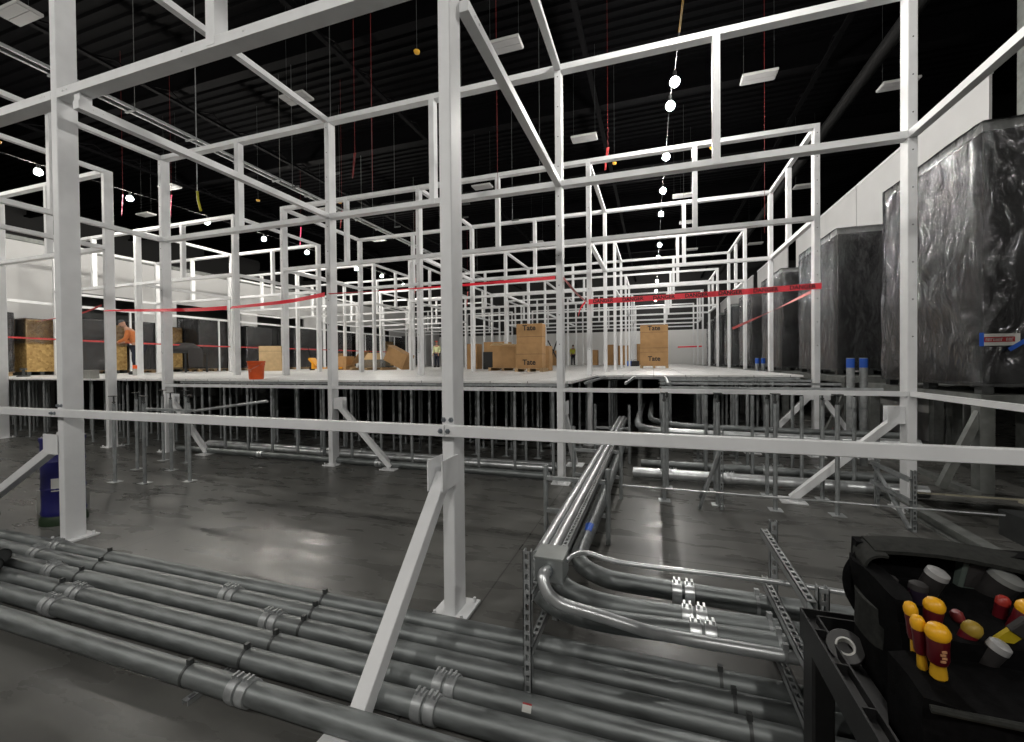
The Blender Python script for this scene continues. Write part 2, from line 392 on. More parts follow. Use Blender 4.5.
for i, y in enumerate(YS):
    xs = XSA if i == 0 else XS1
    lab = {0: 'nearest white steel frame, its tall centre post and long low rail in front of everything',
           1: 'second white steel frame back, its posts standing on the concrete just before the deck edge'}.get(i, '%s white steel frame from the camera, rising through the main deck' % ORD[i])
    r = thing('steel_structure', (0, y, 0), lab, 'frame', G1)
    slab = i < 2 or False
    for x in xs:
        z0 = 0. if (slab or (i == 2 and x > -2)) else DZ
        zt = 6.1 if i == 0 else ZT
        po = link('post', post_mesh(z0, zt), r, (x, 0, 0))
        if z0 == 0 and i < 3: link('base_plate', plate_mesh(), po)
        if i in (1, 2): link('bolt_hole', holes_mesh(2.0, ZT), po)
    for j in range(3):
        xa, xb = xs[j]+PW/2, xs[j+1]-PW/2
        if i == 0:
            link('cross_beam', beam_mesh(xb-xa, .086, .13), r, (xa, 0, 4.48))
        else:
            for z in (ZM, ZT): link('cross_beam', beam_mesh(xb-xa), r, (xa, 0, z))
            link('stub_post', stub_mesh(ZM-.07, ZT-.01), r, ((xa+xb)/2 + (.02 if j == 2 else 0), 0, 0))
        if i == 1: link('low_rail', MB().box(0, xb-xa, 0, .05, -.055, 0).mesh('low_rail', STEEL), r, (xa, 0, 1.377))
    if i == 0:
        link('stub_post', stub_mesh(4.41, 6.1, .105), r, (-3.49, 0, 0))
        for a, b_ in ((-9.6, -5.615), (-5.615, -1.34), (-1.34, 2.84)):
            ra = MB().box(a+.002, b_-.002, -.052, -.001, 1.252, 1.328)
            ra.build('low_rail', STEEL, r, bevel=.004)
        for px in (-1.34, -5.615):
            bb = MB()
            for dx, z in ((-.03, 1.36), (.025, 1.36), (-.03, 1.29), (.025, 1.29)):
                bb.lathe([(0, -.014), (.013, -.014), (.013, 0), (.019, 0), (.019, .003)], 6, Matrix.Translation((px+dx, -.053 if z < 1.3 else -.003, z)) @ Matrix.Rotation(-PI/2, 4, 'X'))
            bb.build('bolt', BOLT, r)
        brace(r, (-1.34, -1.0, .03), (-1.34, -.06, 1.0)); brace(r, (-7.45, .04, .03), (-5.74, .04, .95))
    if i == 1:
        brace(r, (-4.15, .1, .03), (-5.2, .1, 1.05)); brace(r, (1.62, .1, .03), (2.7, .1, 1.08)); brace(r, (-8.35, .1, .03), (-9.3, .1, 1.05))
        brace(r, (-1.27, 1.2, .03), (-1.27, .24, 1.05))
        link('low_rail', MB().box(-.03, .03, -3.2, -.01, -.055, 0).mesh('low_rail', STEEL), r, (2.78, 0, 1.377))
    if i == 2:
        brace(r, (3.55, .1, .03), (2.86, .1, 1.1)); brace(r, (1.75, .1, .03), (2.7, .1, 1.1))
    if i < len(YS)-1 and i % 2 == 0:              # aisles stay open between the paired rows
        l = YS[i+1]-y-PD
        for x in XS1:
            y0 = .01 if i == 0 and x == XS1[1] else PD
            for z in (ZM, ZT): link('side_beam', side_mesh(l+PD-y0), r, (x, y0, z))
            if y0 < PD: MB().box(x-.04, x+.04, .02, .12, ZM-.002, 4.4).build('hanger_plate', STEEL, r)
        for x in (XS1[0], XS1[3]):
            if i: link('stub_post', stub_mesh(ZM-.07, ZT-.01), r, (x, PD+l/2, 0))
        if i == 0: link('stub_post', stub_mesh(ZM-.07, ZT-.01), r, (XS1[0], 1.7, 0))
for i, y in enumerate(YS):
    lab = {0: 'white steel frame at the left border whose beams run back over the blue drum'}.get(i, '%s white steel frame from the camera in the separate block on the left' % ORD[i])
    r = thing('steel_structure', (0, y, 0), lab, 'frame', G2)
    xs = XS2 if i else [-11.15]
    for x in xs:
        z0 = 0. if i < 2 else DZ
        po = link('post', post_mesh(z0, ZT), r, (x, 0, 0))
        if z0 == 0: link('base_plate', plate_mesh(), po)
    for j in range(len(xs)-1):
        xa, xb = xs[j]+PW/2, xs[j+1]-PW/2
        for z in (ZM, ZT): link('cross_beam', beam_mesh(xb-xa), r, (xa, 0, z))
        link('stub_post', stub_mesh(ZM-.07, ZT-.01), r, ((xa+xb)/2, 0, 0))
    if i < len(YS)-1 and i % 2 == 0:
        l = YS[i+1]-y-PD
        for x in xs:
            for z in (ZM, ZT): link('side_beam', side_mesh(l), r, (x, PD, z))
            if i and x == -11.15: link('stub_post', stub_mesh(ZM-.07, ZT-.01), r, (x, PD+l/2, 0))
# white track in front of the left wall
r = thing('guard_track', (-19.4, 9.3, DZ), 'bright white horizontal track on thin legs along the left wall equipment', 'track')
tk = MB().box(-.03, .03, -1.8, 21, 2.36, 2.45).build('rail', STEEL, r)
for k in range(7): MB().box(-.025, .025, -1.6+k*3.6-.03, -1.6+k*3.6+.03, 0, 2.36).build('leg', STEEL, r)

# ------------------------------------------------------------------ pedestals under the raised floor
def make_ped(h, label, group):
    r = thing('floor_pedestal', (0, 0, 0), label, 'pedestal', group)
    MB().tube([(0, 0, .006), (0, 0, h-.12)], .024, 8).build('tube', PEDM, r, smooth=True)
    MB().box(-.07, .07, -.07, .07, 0, .006).build('base_plate', BRIGHT, r)
    t = MB().tube([(0, 0, h-.12), (0, 0, h-.01)], .011, 8); t.lathe([(.0, h-.11), (.02, h-.11), (.02, h-.09), (0, h-.09)], 6); t.box(-.045, .045, -.045, .045, h-.012, h)
    t.build('head', DARKST, r)
    return r
def ped_one(h):
    m = MB().tube([(0, 0, 0), (0, 0, h-.1)], .024, 7).tube([(0, 0, h-.1), (0, 0, h)], .011, 6); m.box(-.07, .07, -.07, .07, 0, .006); m.box(-.045, .045, -.045, .045, h-.012, h)
    return m.mesh('floor_pedestal', PEDM, smooth=True)
HP = DZ-.04
pf = None
GP = 'pedestals in the front row under the deck'
for k in range(14):
    x = -1.45-.61*k
    if any(abs(x-q) < .09 for q in XS1): x += .12
    if pf is None:
        pf = make_ped(HP, 'galvanized floor pedestal in the first row under the white deck edge', GP); pf.location = (x, 6.36, 0)
    else: dup(pf, (x, 6.36, 0))
pm = ped_one(HP)
def ped_s(x, y, label, group, me=pm):
    o = link('floor_pedestal', me, None, (x, y, 0)); return tag(o, label, 'pedestal', group)
for j in range(1, 6):
    for k in range(14):
        x = -1.45-.61*k+(.05*((j*7+k*3) % 3)-.05)
        if j == 4 and any(abs(x-q) < .1 for q in XS1): continue
        ped_s(x, 6.36+.61*j, 'galvanized floor pedestal in the dark rows behind the first under the deck', 'pedestals deep under the deck')
for j in range(3):
    for k in range(15):
        ped_s(-9.9-.61*k, 6.4+.61*j, 'galvanized floor pedestal under the left block of decking', 'pedestals under the left block')
pr_ = make_ped(1.36, 'tall bare galvanized pedestal with no floor panel, standing right of the pipe run', 'bare pedestals on the right'); first = True
for j, y in enumerate((5.7, 6.31, 6.92, 7.53, 8.14, 8.75)):
    for k in range(5):
        x = .14+.61*k + (.03 if j % 2 else -.02)
        if j == 0 and k > 3: continue
        if x > 2.6: continue
        if first: pr_.location = (x, y, 0); first = False
        else: dup(pr_, (x, y, 0))
for j in range(4):
    for k in range(6): ped_s(-.9+.61*k, 9.36+.61*j, 'galvanized floor pedestal under the deck edge on the right, behind the bare ones', 'pedestals under the right deck edge')
pl = make_ped(1.3, 'bare galvanized pedestal in the open floor, in front of the deck on the left', 'bare pedestals on the left'); first = True
for x, y in ((-7.72, 4.26), (-7.21, 4.35), (-6.66, 4.62), (-7.66, 5.02), (-8.6, 5.5), (-8.0, 5.5), (-8.3, 4.9)):
    if first: pl.location = (x, y, 0); first = False
    else: dup(pl, (x, y, 0))
# loose stringer bars
def stringer(p, q, label):
    tag(MB().bar(p, q, .03, .035).build('floor_stringer', PEDM), label, 'stringer', 'floor stringers')
stringer((-7.35, 4.45, 1.09), (-6.45, 4.55, 1.08), 'grey stringer bar fixed between two bare pedestals near the front left')
for k, y in enumerate((6.31, 7.53, 8.75)):
    stringer((.1, y, 1.38), (2.62, y, 1.38), ('nearest', 'middle', 'farthest')[k] + ' grey stringer along the tops of the bare right pedestals')
for k, x in enumerate((-1.0, -.4, .2)):
    stringer((x, 6.6, 1.42), (x+.02, 9.28, 1.42), ('left', 'middle', 'right')[k] + ' dark stringer bar crossing the missing panels beside the deck edge')
stringer((-9.3, 6.31, 1.398), (-1.2, 6.31, 1.398), 'long grey stringer under the front edge of the white deck')
stringer((-1.1, 9.32, 1.398), (2.6, 9.32, 1.398), 'grey stringer under the right front edge of the white deck')
tag(MB().tube([(-6.4, 4.55, 1.08), (-5.1, 4.6, 1.24)], .02, 8).build('loose_tube', GALV, smooth=True), 'thin galvanized tube leaning across bare pedestals below the deck edge', 'tube')

# ------------------------------------------------------------------ slotted strut channel
def strut_mesh(mb, p, q, slot_dir, w=.041, t=.004):
    """perforated channel from p to q, the slotted face looking along slot_dir"""
    p = Vector(p); q = Vector(q); z = (q-p).normalized(); n = Vector(slot_dir).normalized(); x = n.cross(z); l = (q-p).length
    M = Matrix(((x.x, n.x, z.x, p.x), (x.y, n.y, z.y, p.y), (x.z, n.z, z.z, p.z), (0, 0, 0, 1)))
    h = w/2
    mb.box(-h, -h+t, -h, h, 0, l, M); mb.box(h-t, h, -h, h, 0, l, M)
    mb.box(-h, -.009, h-t, h, 0, l, M); mb.box(.009, h, h-t, h, 0, l, M)
    a = 0.
    while a < l-.01:
        mb.box(-.009, .009, h-t, h, a, min(l, a+.02), M); a += .052
    mb.box(-h, -h*.55, -h, -h+t, 0, l, M); mb.box(h*.55, h, -h, -h+t, 0, l, M)
    return mb
r = thing('strut_rack', (.64, 2.1, 0), 'slotted steel strut rack under the right end of the conduits, beside the black cart', 'rack')
def up(root, name, p, q, sd, m=GALV): return strut_mesh(MB(), p, q, sd).build(name, m, root)
up(r, 'upright', (.025, .78, 0), (.025, .78, .8), (0, -1, 0)); up(r, 'upright', (.025, 0, 0), (.025, 0, .8), (0, -1, 0))
for z in (.725, .445, .19): up(r, 'arm', (-.02, -.03, z), (-.02, .79, z), (0, 0, 1))
r = thing('strut_rack', (-.635, 2.1, 0), 'slotted strut rack standing left of the junction box among the floor conduits', 'rack')
up(r, 'upright', (.018, 0, 0), (.018, 0, .79), (0, -1, 0)); up(r, 'upright', (-.01, .75, 0), (-.01, .75, .55), (0, -1, 0))
for z in (.29, .56): up(r, 'arm', (.03, -.02, z), (.03, .8, z), (0, 0, 1))
def hframe(x0, x1, y, zs, h, label):
    r = thing('pipe_stand', ((x0+x1)/2, y, 0), label, 'stand', 'pipe stands along the conduit run'); w = (x1-x0)/2
    for s in (-1, 1):
        MB().tube([(s*w, 0, 0), (s*w, 0, h)], .024, 10).build('upright', PEDM, r, smooth=True)
    for z in zs: MB().box(-w+.02, w-.02, -.05, -.012, z-.035, z).build('crossbar', GALV, r)
hframe(-1.03, -.42, 4.17, (.62, .3), .72, 'nearest H-shaped pipe stand with two crossbars, behind the junction box')
hframe(-1.0, -.4, 5.6, (.62, .3), .9, 'middle H-shaped pipe stand beside the second frame post')
hframe(-.98, -.4, 7.6, (.62, .3), 1.0, 'farthest H-shaped pipe stand, under the missing floor panels')
r = thing('strut_rack', (2.49, 5.38, 0), 'dark slotted strut rack at the foot of the right-hand frame post', 'rack')
up(r, 'upright', (0, 0, 0), (0, 0, .62), (0, -1, 0), PEDM); up(r, 'upright', (0, .75, 0), (0, .75, .9), (0, -1, 0), PEDM)
for z in (.3, .52): up(r, 'arm', (-.03, -.02, z), (-.03, .8, z), (0, 0, 1), PEDM)
MB().bar((-.03, 0, .02), (-.03, .75, .5), .03, .03).build('diagonal', PEDM, r)
r = thing('strut_rack', (.75, 5.55, 0), 'upright slotted strut with a diagonal leg among the bare pedestals', 'rack')
up(r, 'upright', (0, 0, 0), (0, 0, .95), (0, -1, 0), PEDM); MB().bar((-.25, -.1, .01), (-.02, 0, .7), .03, .03).build('diagonal', PEDM, r)
MB().bar((-.2, .35, .01), (-.02, .02, .6), .03, .03).build('diagonal', PEDM, r)

# ------------------------------------------------------------------ conduits
RC = .057
def coupling(root, x, y, z, along='x', m=BRIGHT, r=RC):
    """split strap coupling: two bands with bolt lugs, around a conduit along x"""
    b = MB()
    for s in (-.035, .035):
        M = Matrix.Translation((x+s, y, z)) @ (Matrix.Rotation(PI/2, 4, 'Y'))
        b.lathe([(r+.001, -.028), (r+.009, -.026), (r+.011, 0), (r+.009, .026), (r+.001, .028)], 20, M)
        for t in (-.014, .014): b.box(x+s+t-.006, x+s+t+.006, y-.02, y+.02, z+r, z+r+.026)
    return b.build('coupling', m, root, smooth=True)
def strap(root, x, y, z, r=RC, m=DARKST):
    b = MB(); M = Matrix.Translation((x, y, z)) @ Matrix.Rotation(PI/2, 4, 'Y')
    b.lathe([(r+.0005, -.008), (r+.004, -.008), (r+.004, .008), (r+.0005, .008)], 18, M); b.box(x-.012, x+.012, y-.012, y+.012, z+r, z+r+.03)
    return b.build('strap', m, root, smooth=True)
YF = [2.435, 2.29, 2.14, 1.975, 1.825, 1.635]
XE = [1.5, 1.5, 1.5, .35, .3, .2]
LABF = ['rearmost of the six floor conduits, passing in front of the post feet', 'second floor conduit from the back of the front bundle', 'third floor conduit from the back of the front bundle',
        'fourth floor conduit from the back, carrying a small red-topped sticker', 'fifth floor conduit from the back, next to the nearest one', 'nearest of the six floor conduits, at the bottom edge of the photo']
XL = [-7.6, -7.4, -6.35, -6.0, -5.3, -5.0]
CL = {0: [(-5.22, .0)], 1: [(-5.2, 0), (-2.9, 1)], 2: [(-4.65, 0), (-2.35, 1)], 3: [(-4.0, 0), (-1.02, 1)], 4: [(-3.98, 0), (-1.05, 1)], 5: [(-2.0, 1)]}
ST = {0: [-4.5, -2.2, .32], 1: [-4.35, -2.15, .36], 2: [-4.3, -2.1, .4], 3: [-4.2, -2.15], 4: [-2.2], 5: [-2.38]}
for k in range(6):
    r = thing('conduit', (0, YF[k], .082), LABF[k], 'conduit', 'floor conduits in the front bundle')
    x0 = XL[k]; jn = [c[0] for c in CL[k] if c[1]] + []
    MB().tube([(x0, 0, 0), (XE[k], 0, 0)], RC, 24).build('pipe', COND, r, smooth=True)
    for c, kind in CL[k]: coupling(r, c, 0, 0, m=GALV)
    for s_ in ST[k]: strap(r, s_, 0, 0)
    if k == 3:
        def lb(mm, z0, z1, name):
            b = MB(); g = [[(-.6+u, -math.sin(a)*(RC+.0015), math.cos(a)*(RC+.0015)) for a in [z0+(z1-z0)*q/6 for q in range(7)]] for u in (0, .045)]
            return b.sheet(g, .001).build(name, mm, r)
        lb(PAPER, .75, 1.25, 'sticker'); lb(REDP, .62, .75, 'sticker_band')
# sleepers under the bundle
for k, x in enumerate((-4.6, -2.3, .45)):
    r = strut_mesh(MB(), (x, 1.55 if x < 0 else 2.05, .005), (x, 2.52, .005), (0, 0, 1)).build('floor_strut', GALV)
    tag(r, ('left', 'middle', 'right')[k] + ' short strut lying under the front bundle of conduits', 'strut', 'struts under the front bundle')
# stacked conduit ends at the left border
XO = [-6.75, -5.08, -4.9]
for k, (y, z) in enumerate(((2.62, .16), (2.02, .2), (1.9, .2))):
    b = MB(); b.tube([(-9, y+.12, z), (XO[k], y, z)], RC, 20, cap=False); b.tube([(-9, y+.12, z), (XO[k]-.01, y, z)], RC-.004, 20)
    o = b.build('conduit', DARKST, smooth=True)
    tag(o, ('upper short conduit end, open and dark, beside the blue drum', 'open conduit end lying on the bundle at the left border', 'lowest open conduit end at the left border')[k], 'conduit', 'open conduit ends at the left')
def conduit(pts, rad, label, couplings=(), straps=(), m=COND, group='bent conduits by the junction box', n=20, sm=8):
    P = [Vector(p) for p in pts]; o = P[0]
    r = thing('conduit', o, label, 'conduit', group)
    MB().tube([p-o for p in smoothpath(P, sm)], rad, n).build('pipe', m, r, smooth=True)
    for (x, y, z) in couplings: coupling(r, x-o.x, y-o.y, z-o.z, r=rad)
    for (x, y, z) in straps: strap(r, x-o.x, y-o.y, z-o.z, r=rad, m=GALV)
    return r, o
r, o = conduit([(-.5, 8.6, .36), (-.5, 6, .36), (-.505, 4.2, .36), (-.51, 3.6, .36), (-.52, 3.12, .36), (-.492, 2.975, .36), (-.44, 2.885, .36), (-.351, 2.814, .36), (-.22, 2.77, .36), (.14, 2.758, .36), (.66, 2.745, .36), (1.6, 2.74, .36)], RC,
        'rearmost bent conduit sweeping right from the pipe run, blue tape on it', [(.16, 2.745, .36)], [(.55, 2.74, .36)])
b = MB().sheet([[(-.507+(RC+.0015)*math.sin(a)-o.x, y-o.y, .36+(RC+.0015)*math.cos(a)-o.z) for a in [-.6+.2*q for q in range(7)]] for y in (3.4, 3.56)], .001); b.build('tape_patch', BLUET, r)
conduit([(-.64, 8.6, .36), (-.64, 6, .36), (-.64, 4.2, .36), (-.64, 3.3, .36), (-.63, 2.85, .36), (-.56, 2.65, .36), (-.43, 2.535, .36), (-.2, 2.48, .36), (.15, 2.49, .36), (.65, 2.505, .36), (1.6, 2.51, .36)], RC,
        'middle bent conduit sweeping right from under the junction box', [(.2, 2.49, .36)], [(.56, 2.505, .36)])
conduit([(-.78, 8.6, .36), (-.77, 5, .36), (-.77, 3.2, .36), (-.745, 2.7, .36), (-.66, 2.5, .36), (-.53, 2.385, .36), (-.36, 2.335, .36), (-.15, 2.33, .36), (.15, 2.352, .36), (.65, 2.375, .36), (1.6, 2.38, .36)], RC,
        'front bent conduit curving right close behind the left strut rack', [(.23, 2.36, .36)], [(.57, 2.373, .36)])
conduit([(-.53, 2.17, .665), (-.54, 2.12, .66), (-.515, 2.09, .6), (-.448, 2.1, .542), (-.289, 2.15, .489), (-.133, 2.2, .435), (-.01, 2.24, .395), (.2, 2.285, .365), (.64, 2.3, .36), (1.5, 2.3, .36)], .03,
        'shiny thinner conduit looping down from the junction box front', m=BRIGHT, straps=[(.58, 2.298, .36)])
conduit([(-.45, 2.27, .68), (-.42, 2.33, .69), (-.36, 2.41, .675), (-.25, 2.41, .655), (-.1, 2.4, .65), (.22, 2.41, .65), (.64, 2.415, .65), (1.3, 2.36, .65)], .013,
        'thin pale conduit arching right from the junction box side', m=BRIGHT, n=10)
# two conduits on the upper crossbars
for k, (x, rad, lab) in enumerate(((-.56, .034, 'upper conduit on the pipe stands, left of the wireway'), (-.63, .028, 'slim upper conduit on the pipe stands, farthest left'))):
    conduit([(x, 2.33, .66), (x, 4.5, .66), (x, 7, .66), (x, 8.6, .66)], rad, lab, group='upper conduits into the junction box', m=BRIGHT)
r = strut_mesh(MB(), (-.505, 2.335, .645), (-.5, 8.6, .645), (0, 0, 1), w=.041).build('wireway', GALV)
tag(r, 'slotted steel channel running back from the junction box beside the upper conduit', 'channel')
r = thing('junction_box', (-.525, 2.25, .6), 'grey steel junction box at the near end of the pipe run', 'box')
MB().box(-.075, .075, -.08, .08, 0, .125).build('body', mat('grey_box_steel', (.3, .32, .32), .4, .5, .1, 10), r, bevel=.003)
MB().box(-.079, .079, -.084, .084, .12, .132).build('cover', mat('grey_box_steel_lid', (.4, .42, .41), .4, .5, .1, 10), r, bevel=.002)
b = MB().lathe([(0, -.03), (.02, -.03), (.02, -.018), (.028, -.018), (.028, -.006), (.02, -.006), (.02, 0)], 8, Matrix.Translation((0, -.08, .065)) @ Matrix.Rotation(-PI/2, 4, 'X')); b.build('connector', BOLT, r)
MB().tube([(-.045, -.1, .07), (.02, -.1, .072)], .004, 6).build('screw', BRIGHT, r)
# conduits on the slab deeper in
def longpipe(p, q, rad, label, cps=(), m=COND):
    P = Vector(p); r = thing('conduit', P, label, 'conduit', 'conduits lying under the deck')
    MB().tube([(0, 0, 0), Vector(q)-P], rad, 18).build('pipe', m, r, smooth=True)
    for x in cps: coupling(r, x-P.x, 0, 0, r=rad)
longpipe((-9.2, 6.16, .07), (-1.45, 6.16, .07), .055, 'nearest long conduit on the slab along the foot of the first pedestals', (-7, -4.4))
longpipe((-9.2, 6.62, .07), (-1.5, 6.62, .07), .055, 'middle long conduit on the slab behind the first row of pedestals', (-6, -3), BRIGHT)
longpipe((-9.2, 6.8, .07), (-1.5, 6.8, .07), .055, 'rear long conduit on the slab behind the first row of pedestals', (-5.2,), BRIGHT)
longpipe((-.3, 6.62, .1), (3.2, 6.62, .1), .075, 'thick bright conduit along the slab among the bare right pedestals', (.25, 1.0), BRIGHT)
longpipe((-.2, 7.25, .1), (3.3, 7.25, .1), .06, 'second conduit along the slab among the bare right pedestals', (1.6,))
conduit([(-.25, 12, .66), (-.28, 9, .66), (-.27, 7.9, .66), (-.2, 7.5, .65), (.05, 7.25, .64), (.5, 7.2, .63), (1.3, 7.2, .62), (3.4, 7.2, .6)], .055, 'long waist-high conduit bending right among the bare pedestals', m=BRIGHT, group='waist-high conduits under the missing panels')
conduit([(-.05, 12, .72), (-.06, 9, .72), (-.05, 8.2, .72), (.05, 7.75, .72), (.4, 7.5, .7), (1.3, 7.48, .68), (3.4, 7.48, .66)], .045, 'rear waist-high conduit bending right behind the long one', group='waist-high conduits under the missing panels')
longpipe((-.35, 5.05, .33), (3.0, 5.05, .33), .009, 'thin straight rod crossing in front of the bare right pedestals', m=BRIGHT)
# two upright pipe stubs with blue tape tops
for k, (x, y, z) in enumerate(((3.09, 8.5, 1.77), (3.27, 8.5, 1.77), (2.84, 14, 1.81), (2.99, 14, 1.81))):
    r = thing('pipe_stub', (x, y, 0), ('left', 'right', 'smaller left', 'smaller right')[k] + (' upright pipe with blue tape near the large wrapped unit, its foot on the slab' if k < 2 else ' upright pipe with blue tape beside a white post on the deck'), 'pipe', 'upright pipes with blue tops')
    MB().tube([(0, 0, 0), (0, 0, z)], .055, 16).build('pipe', GALV, r, smooth=True)
    b = MB(); b.lathe([(.0565, z-.16), (.0565, z-.01)], 20); b.build('tape_wrap', BLUET, r)

# ------------------------------------------------------------------ plastic-wrapped cooling units
def wrap_mesh(w, l, h, seed, amp=.03, flare=.0):
    """wrinkled film draped over a box w (x) by l (y) by h, open underneath"""
    b = bmesh.new(); nx, ny, nz = 16, 22, 30
    ring = []
    for k in range(nx): ring.append((-w/2 + w*k/nx, -l/2, 0, -1))
    for k in range(ny): ring.append((w/2, -l/2 + l*k/ny, 1, 0))
    for k in range(nx): ring.append((w/2 - w*k/nx, l/2, 0, 1))
    for k in range(ny): ring.append((-w/2, l/2 - l*k/ny, -1, 0))
    rows = []
    for j in range(nz+1):
        t = j/nz; z = h*(1-t); row = []
        for i, (x, y, ax, ay) in enumerate(ring):
            n1 = noise.noise(Vector((x*2.2+seed, y*2.2, z*.5))); n2 = noise.noise(Vector((x*6+seed, y*6, z*2.2+3))); 
            fold = abs(noise.noise(Vector((x*3.5+y*3.5+seed, z*.9-x-y, 2.))))
            dsp = amp*(.4+1.2*n1*t+.55*n2+1.1*fold*min(1, t*3)) + .008 + flare*t*t
            row.append(b.verts.new((x+ax*dsp, y+ay*dsp, z)))
        rows.append(row)
    N = len(ring)
    for a, c in zip(rows, rows[1:]):
        for k in range(N): b.faces.new((a[k], a[(k+1) % N], c[(k+1) % N], c[k]))
    top = b.verts.new((0, 0, h+.015))
    for k in range(N): b.faces.new((rows[0][(k+1) % N], rows[0][k], top))
    bmesh.ops.recalc_face_normals(b, faces=b.faces)
    me = bpy.data.meshes.new('plastic_wrap'); b.to_mesh(me); b.free(); me.materials.append(FILM)
    me.polygons.foreach_set('use_smooth', [True]*len(me.polygons)); return me
PALEG = mat('pale_grey_metal', (.3, .31, .3), .5, 0, .1, 5)
def unit(x, y, w, l, h, z, label, group, seed, pallet=True, full=True):
    r = thing('wrapped_unit', (x+w/2, y+l/2, z), label, 'air handler', group)
    pz = .13 if pallet else .0
    MB().box(-w/2, w/2, -l/2, l/2, pz, h).build('cabinet', CABIN, r, bevel=.01)
    if full:
        b = MB()
        b.box(-w/2-.012, w/2+.012, -l/2-.012, l/2+.012, h-.09, h+.03); b.build('top_frame', PALEG, r)
    o = link('plastic_wrap', wrap_mesh(w+.04, l+.04, h+.02-pz*.6, seed), r, (0, 0, pz*.6+.02))
    if pallet:
        b = MB(); b.box(-w/2, w/2, -l/2, l/2, .09, .13)
        k = 0
        for sx in (-w/2, -.06, w/2-.12):
            for sy in (-l/2, -.07, l/2-.14): b.box(sx, sx+.12, sy, sy+.14, 0, .09)
        b.build('pallet', WOOD if not full else DARKST, r)
    return r
GU = 'plastic-wrapped units along the right wall'
ru = [(7.12, 'nearest and largest plastic-wrapped dark unit, at the right border with a taped paper notice'), (11.7, 'second plastic-wrapped unit on the right, behind the third frame post'), (16.15, 'third plastic-wrapped unit on the right, on a pallet beside the deck'), (20.8, 'fourth plastic-wrapped unit along the right wall'), (25.4, 'fifth plastic-wrapped unit along the right wall'), (29.8, 'sixth plastic-wrapped unit along the right wall'), (34.2, 'seventh plastic-wrapped unit along the right wall, smallest in view')]
for k, (y, lab) in enumerate(ru):
    z = 1.29 if k == 0 else 1.4
    u = unit(4.0, y, 1.25, 2.6 if k else 2.4, (4.72-z) if k == 0 else 4.7-z, z, lab, GU, k*5.3)
    if k == 0:
        pp = thing('paper_notice', (4.05, 7.06, 1.98), 'white paper notice with a red printed band taped to the big wrapped unit', 'notice')
        MB().box(-.075, .28, -.004, 0, -.075, .075).build('sheet', PAPER, pp)
        MB().box(-.07, .23, -.007, -.004, -.03, .035).build('red_band', REDP, pp)
        b = MB(); x = -.055
        for ch in (3, 3, 2, 3, 3, 3, 2, 0, 3, 3, 2):
            if ch:
                b.box(x, x+.006, -.009, -.007, -.018, .02)
                if ch > 1: b.box(x, x+.018, -.009, -.007, .013, .02)
                if ch > 2: b.box(x+.013, x+.018, -.009, -.007, -.018, .02)
            x += .025
        b.build('print', PAPER, pp)
        MB().box(-.115, -.07, -.008, -.003, -.08, .09).build('tape_strip', BLUET, pp)
        MB().bar((.17, -.012, -.13), (.36, -.012, .01), .05, .004, up=(0, 1, 0)).build('tape_strip', BLUET, pp)
# steel platforms that carry the right-hand units
GPL = 'steel platforms under the right-hand units'
for k, (y0, y1) in enumerate(((7.1, 10.3), (10.6, 15.3), (15.6, 41))):
    r = thing('steel_platform', (4.7, y0, 0), ('grey steel platform on braced legs under the nearest wrapped unit', 'grey steel platform under the second wrapped unit', 'long grey steel platform under the far wrapped units')[k], 'platform', GPL)
    zt = 1.28 if k == 0 else 1.39
    b = MB(); xa = -.72 if k == 0 else -2.05 if k == 2 else -.95
    b.box(xa, .75, 0, y1-y0, zt-.02, zt); b.box(xa, xa+.06, 0, y1-y0, zt-.13, zt-.02); b.box(.69, .75, 0, y1-y0, zt-.13, zt-.02); b.box(xa+.06, .69, 0, .06, zt-.13, zt-.02); b.box(xa+.06, .69, y1-y0-.06, y1-y0, zt-.13, zt-.02)
    b.build('deck_frame', GREYL, r)
    n = 2 if k < 2 else 6
    for q in range(n):
        yy = .05 + (y1-y0-.25)*q/(n-1)
        for xx in (xa+.02, .55):
            MB().box(xx, xx+.15, yy, yy+.17, 0, zt-.13).build('leg', GREYL, r)
    if k < 2:
        MB().bar((xa-.35, .12, .03), (xa+.06, .12, 1.05), .09, .09).build('brace', GREYL, r); MB().bar((1.3, .12, .03), (.75, .12, 1.05), .09, .09).build('brace', GREYL, r)
        MB().bar((xa-.1, -.1, .0), (xa-.1, 2.6, .0), .1, .12).build('sill', GREYL, r)
GL = 'plastic-wrapped units along the left wall'
lu = [(7.2, .85, 1.98, 'wrapped dark unit at the left border beside a white pier'), (9.75, .95, 1.98, 'wrapped unit behind the big left post, next to the man in orange'), (11.5, 1.25, 2.0, 'dark wrapped unit between the man in orange and the black bench'), (14.0, 1.5, 2.35, 'wrapped dark unit left of the orange bucket'), (16.4, 1.5, 2.2, 'wrapped dark unit right above the tall carton near the bucket'), (19.4, 1.8, 2.35, 'wrapped unit behind the pallet jack handle'), (22.6, 1.7, 2.35, 'wrapped unit behind the flattened cartons, left of the next'), (25.4, 2.0, 2.5, 'wrapped unit behind the flattened cartons, right of the last'), (31, 2.4, 2.5, 'wrapped unit far back left, beside a plywood crate')]
for k, (y, l, h, lab) in enumerate(lu): unit(-20.65, y, 1.2, l, h, DZ, lab, GL, 40+k*3.1, pallet=True, full=False)
def crate(x, y, w, l, h, lab):
    r = thing('plywood_crate', (x, y, DZ), lab, 'crate', 'plywood crates along the left wall')
    MB().box(-w/2, w/2, -l/2, l/2, .12, h).build('panel_box', OSB, r)
    b = MB()
    for sy in (-l/2, -.05, l/2-.1): b.box(-w/2, w/2, sy, sy+.1, 0, .12)
    b.build('skid', DARKST, r)
    link('plastic_wrap', wrap_mesh(w+.03, l+.03, h*.45, y, .015), r, (0, 0, h*.57))
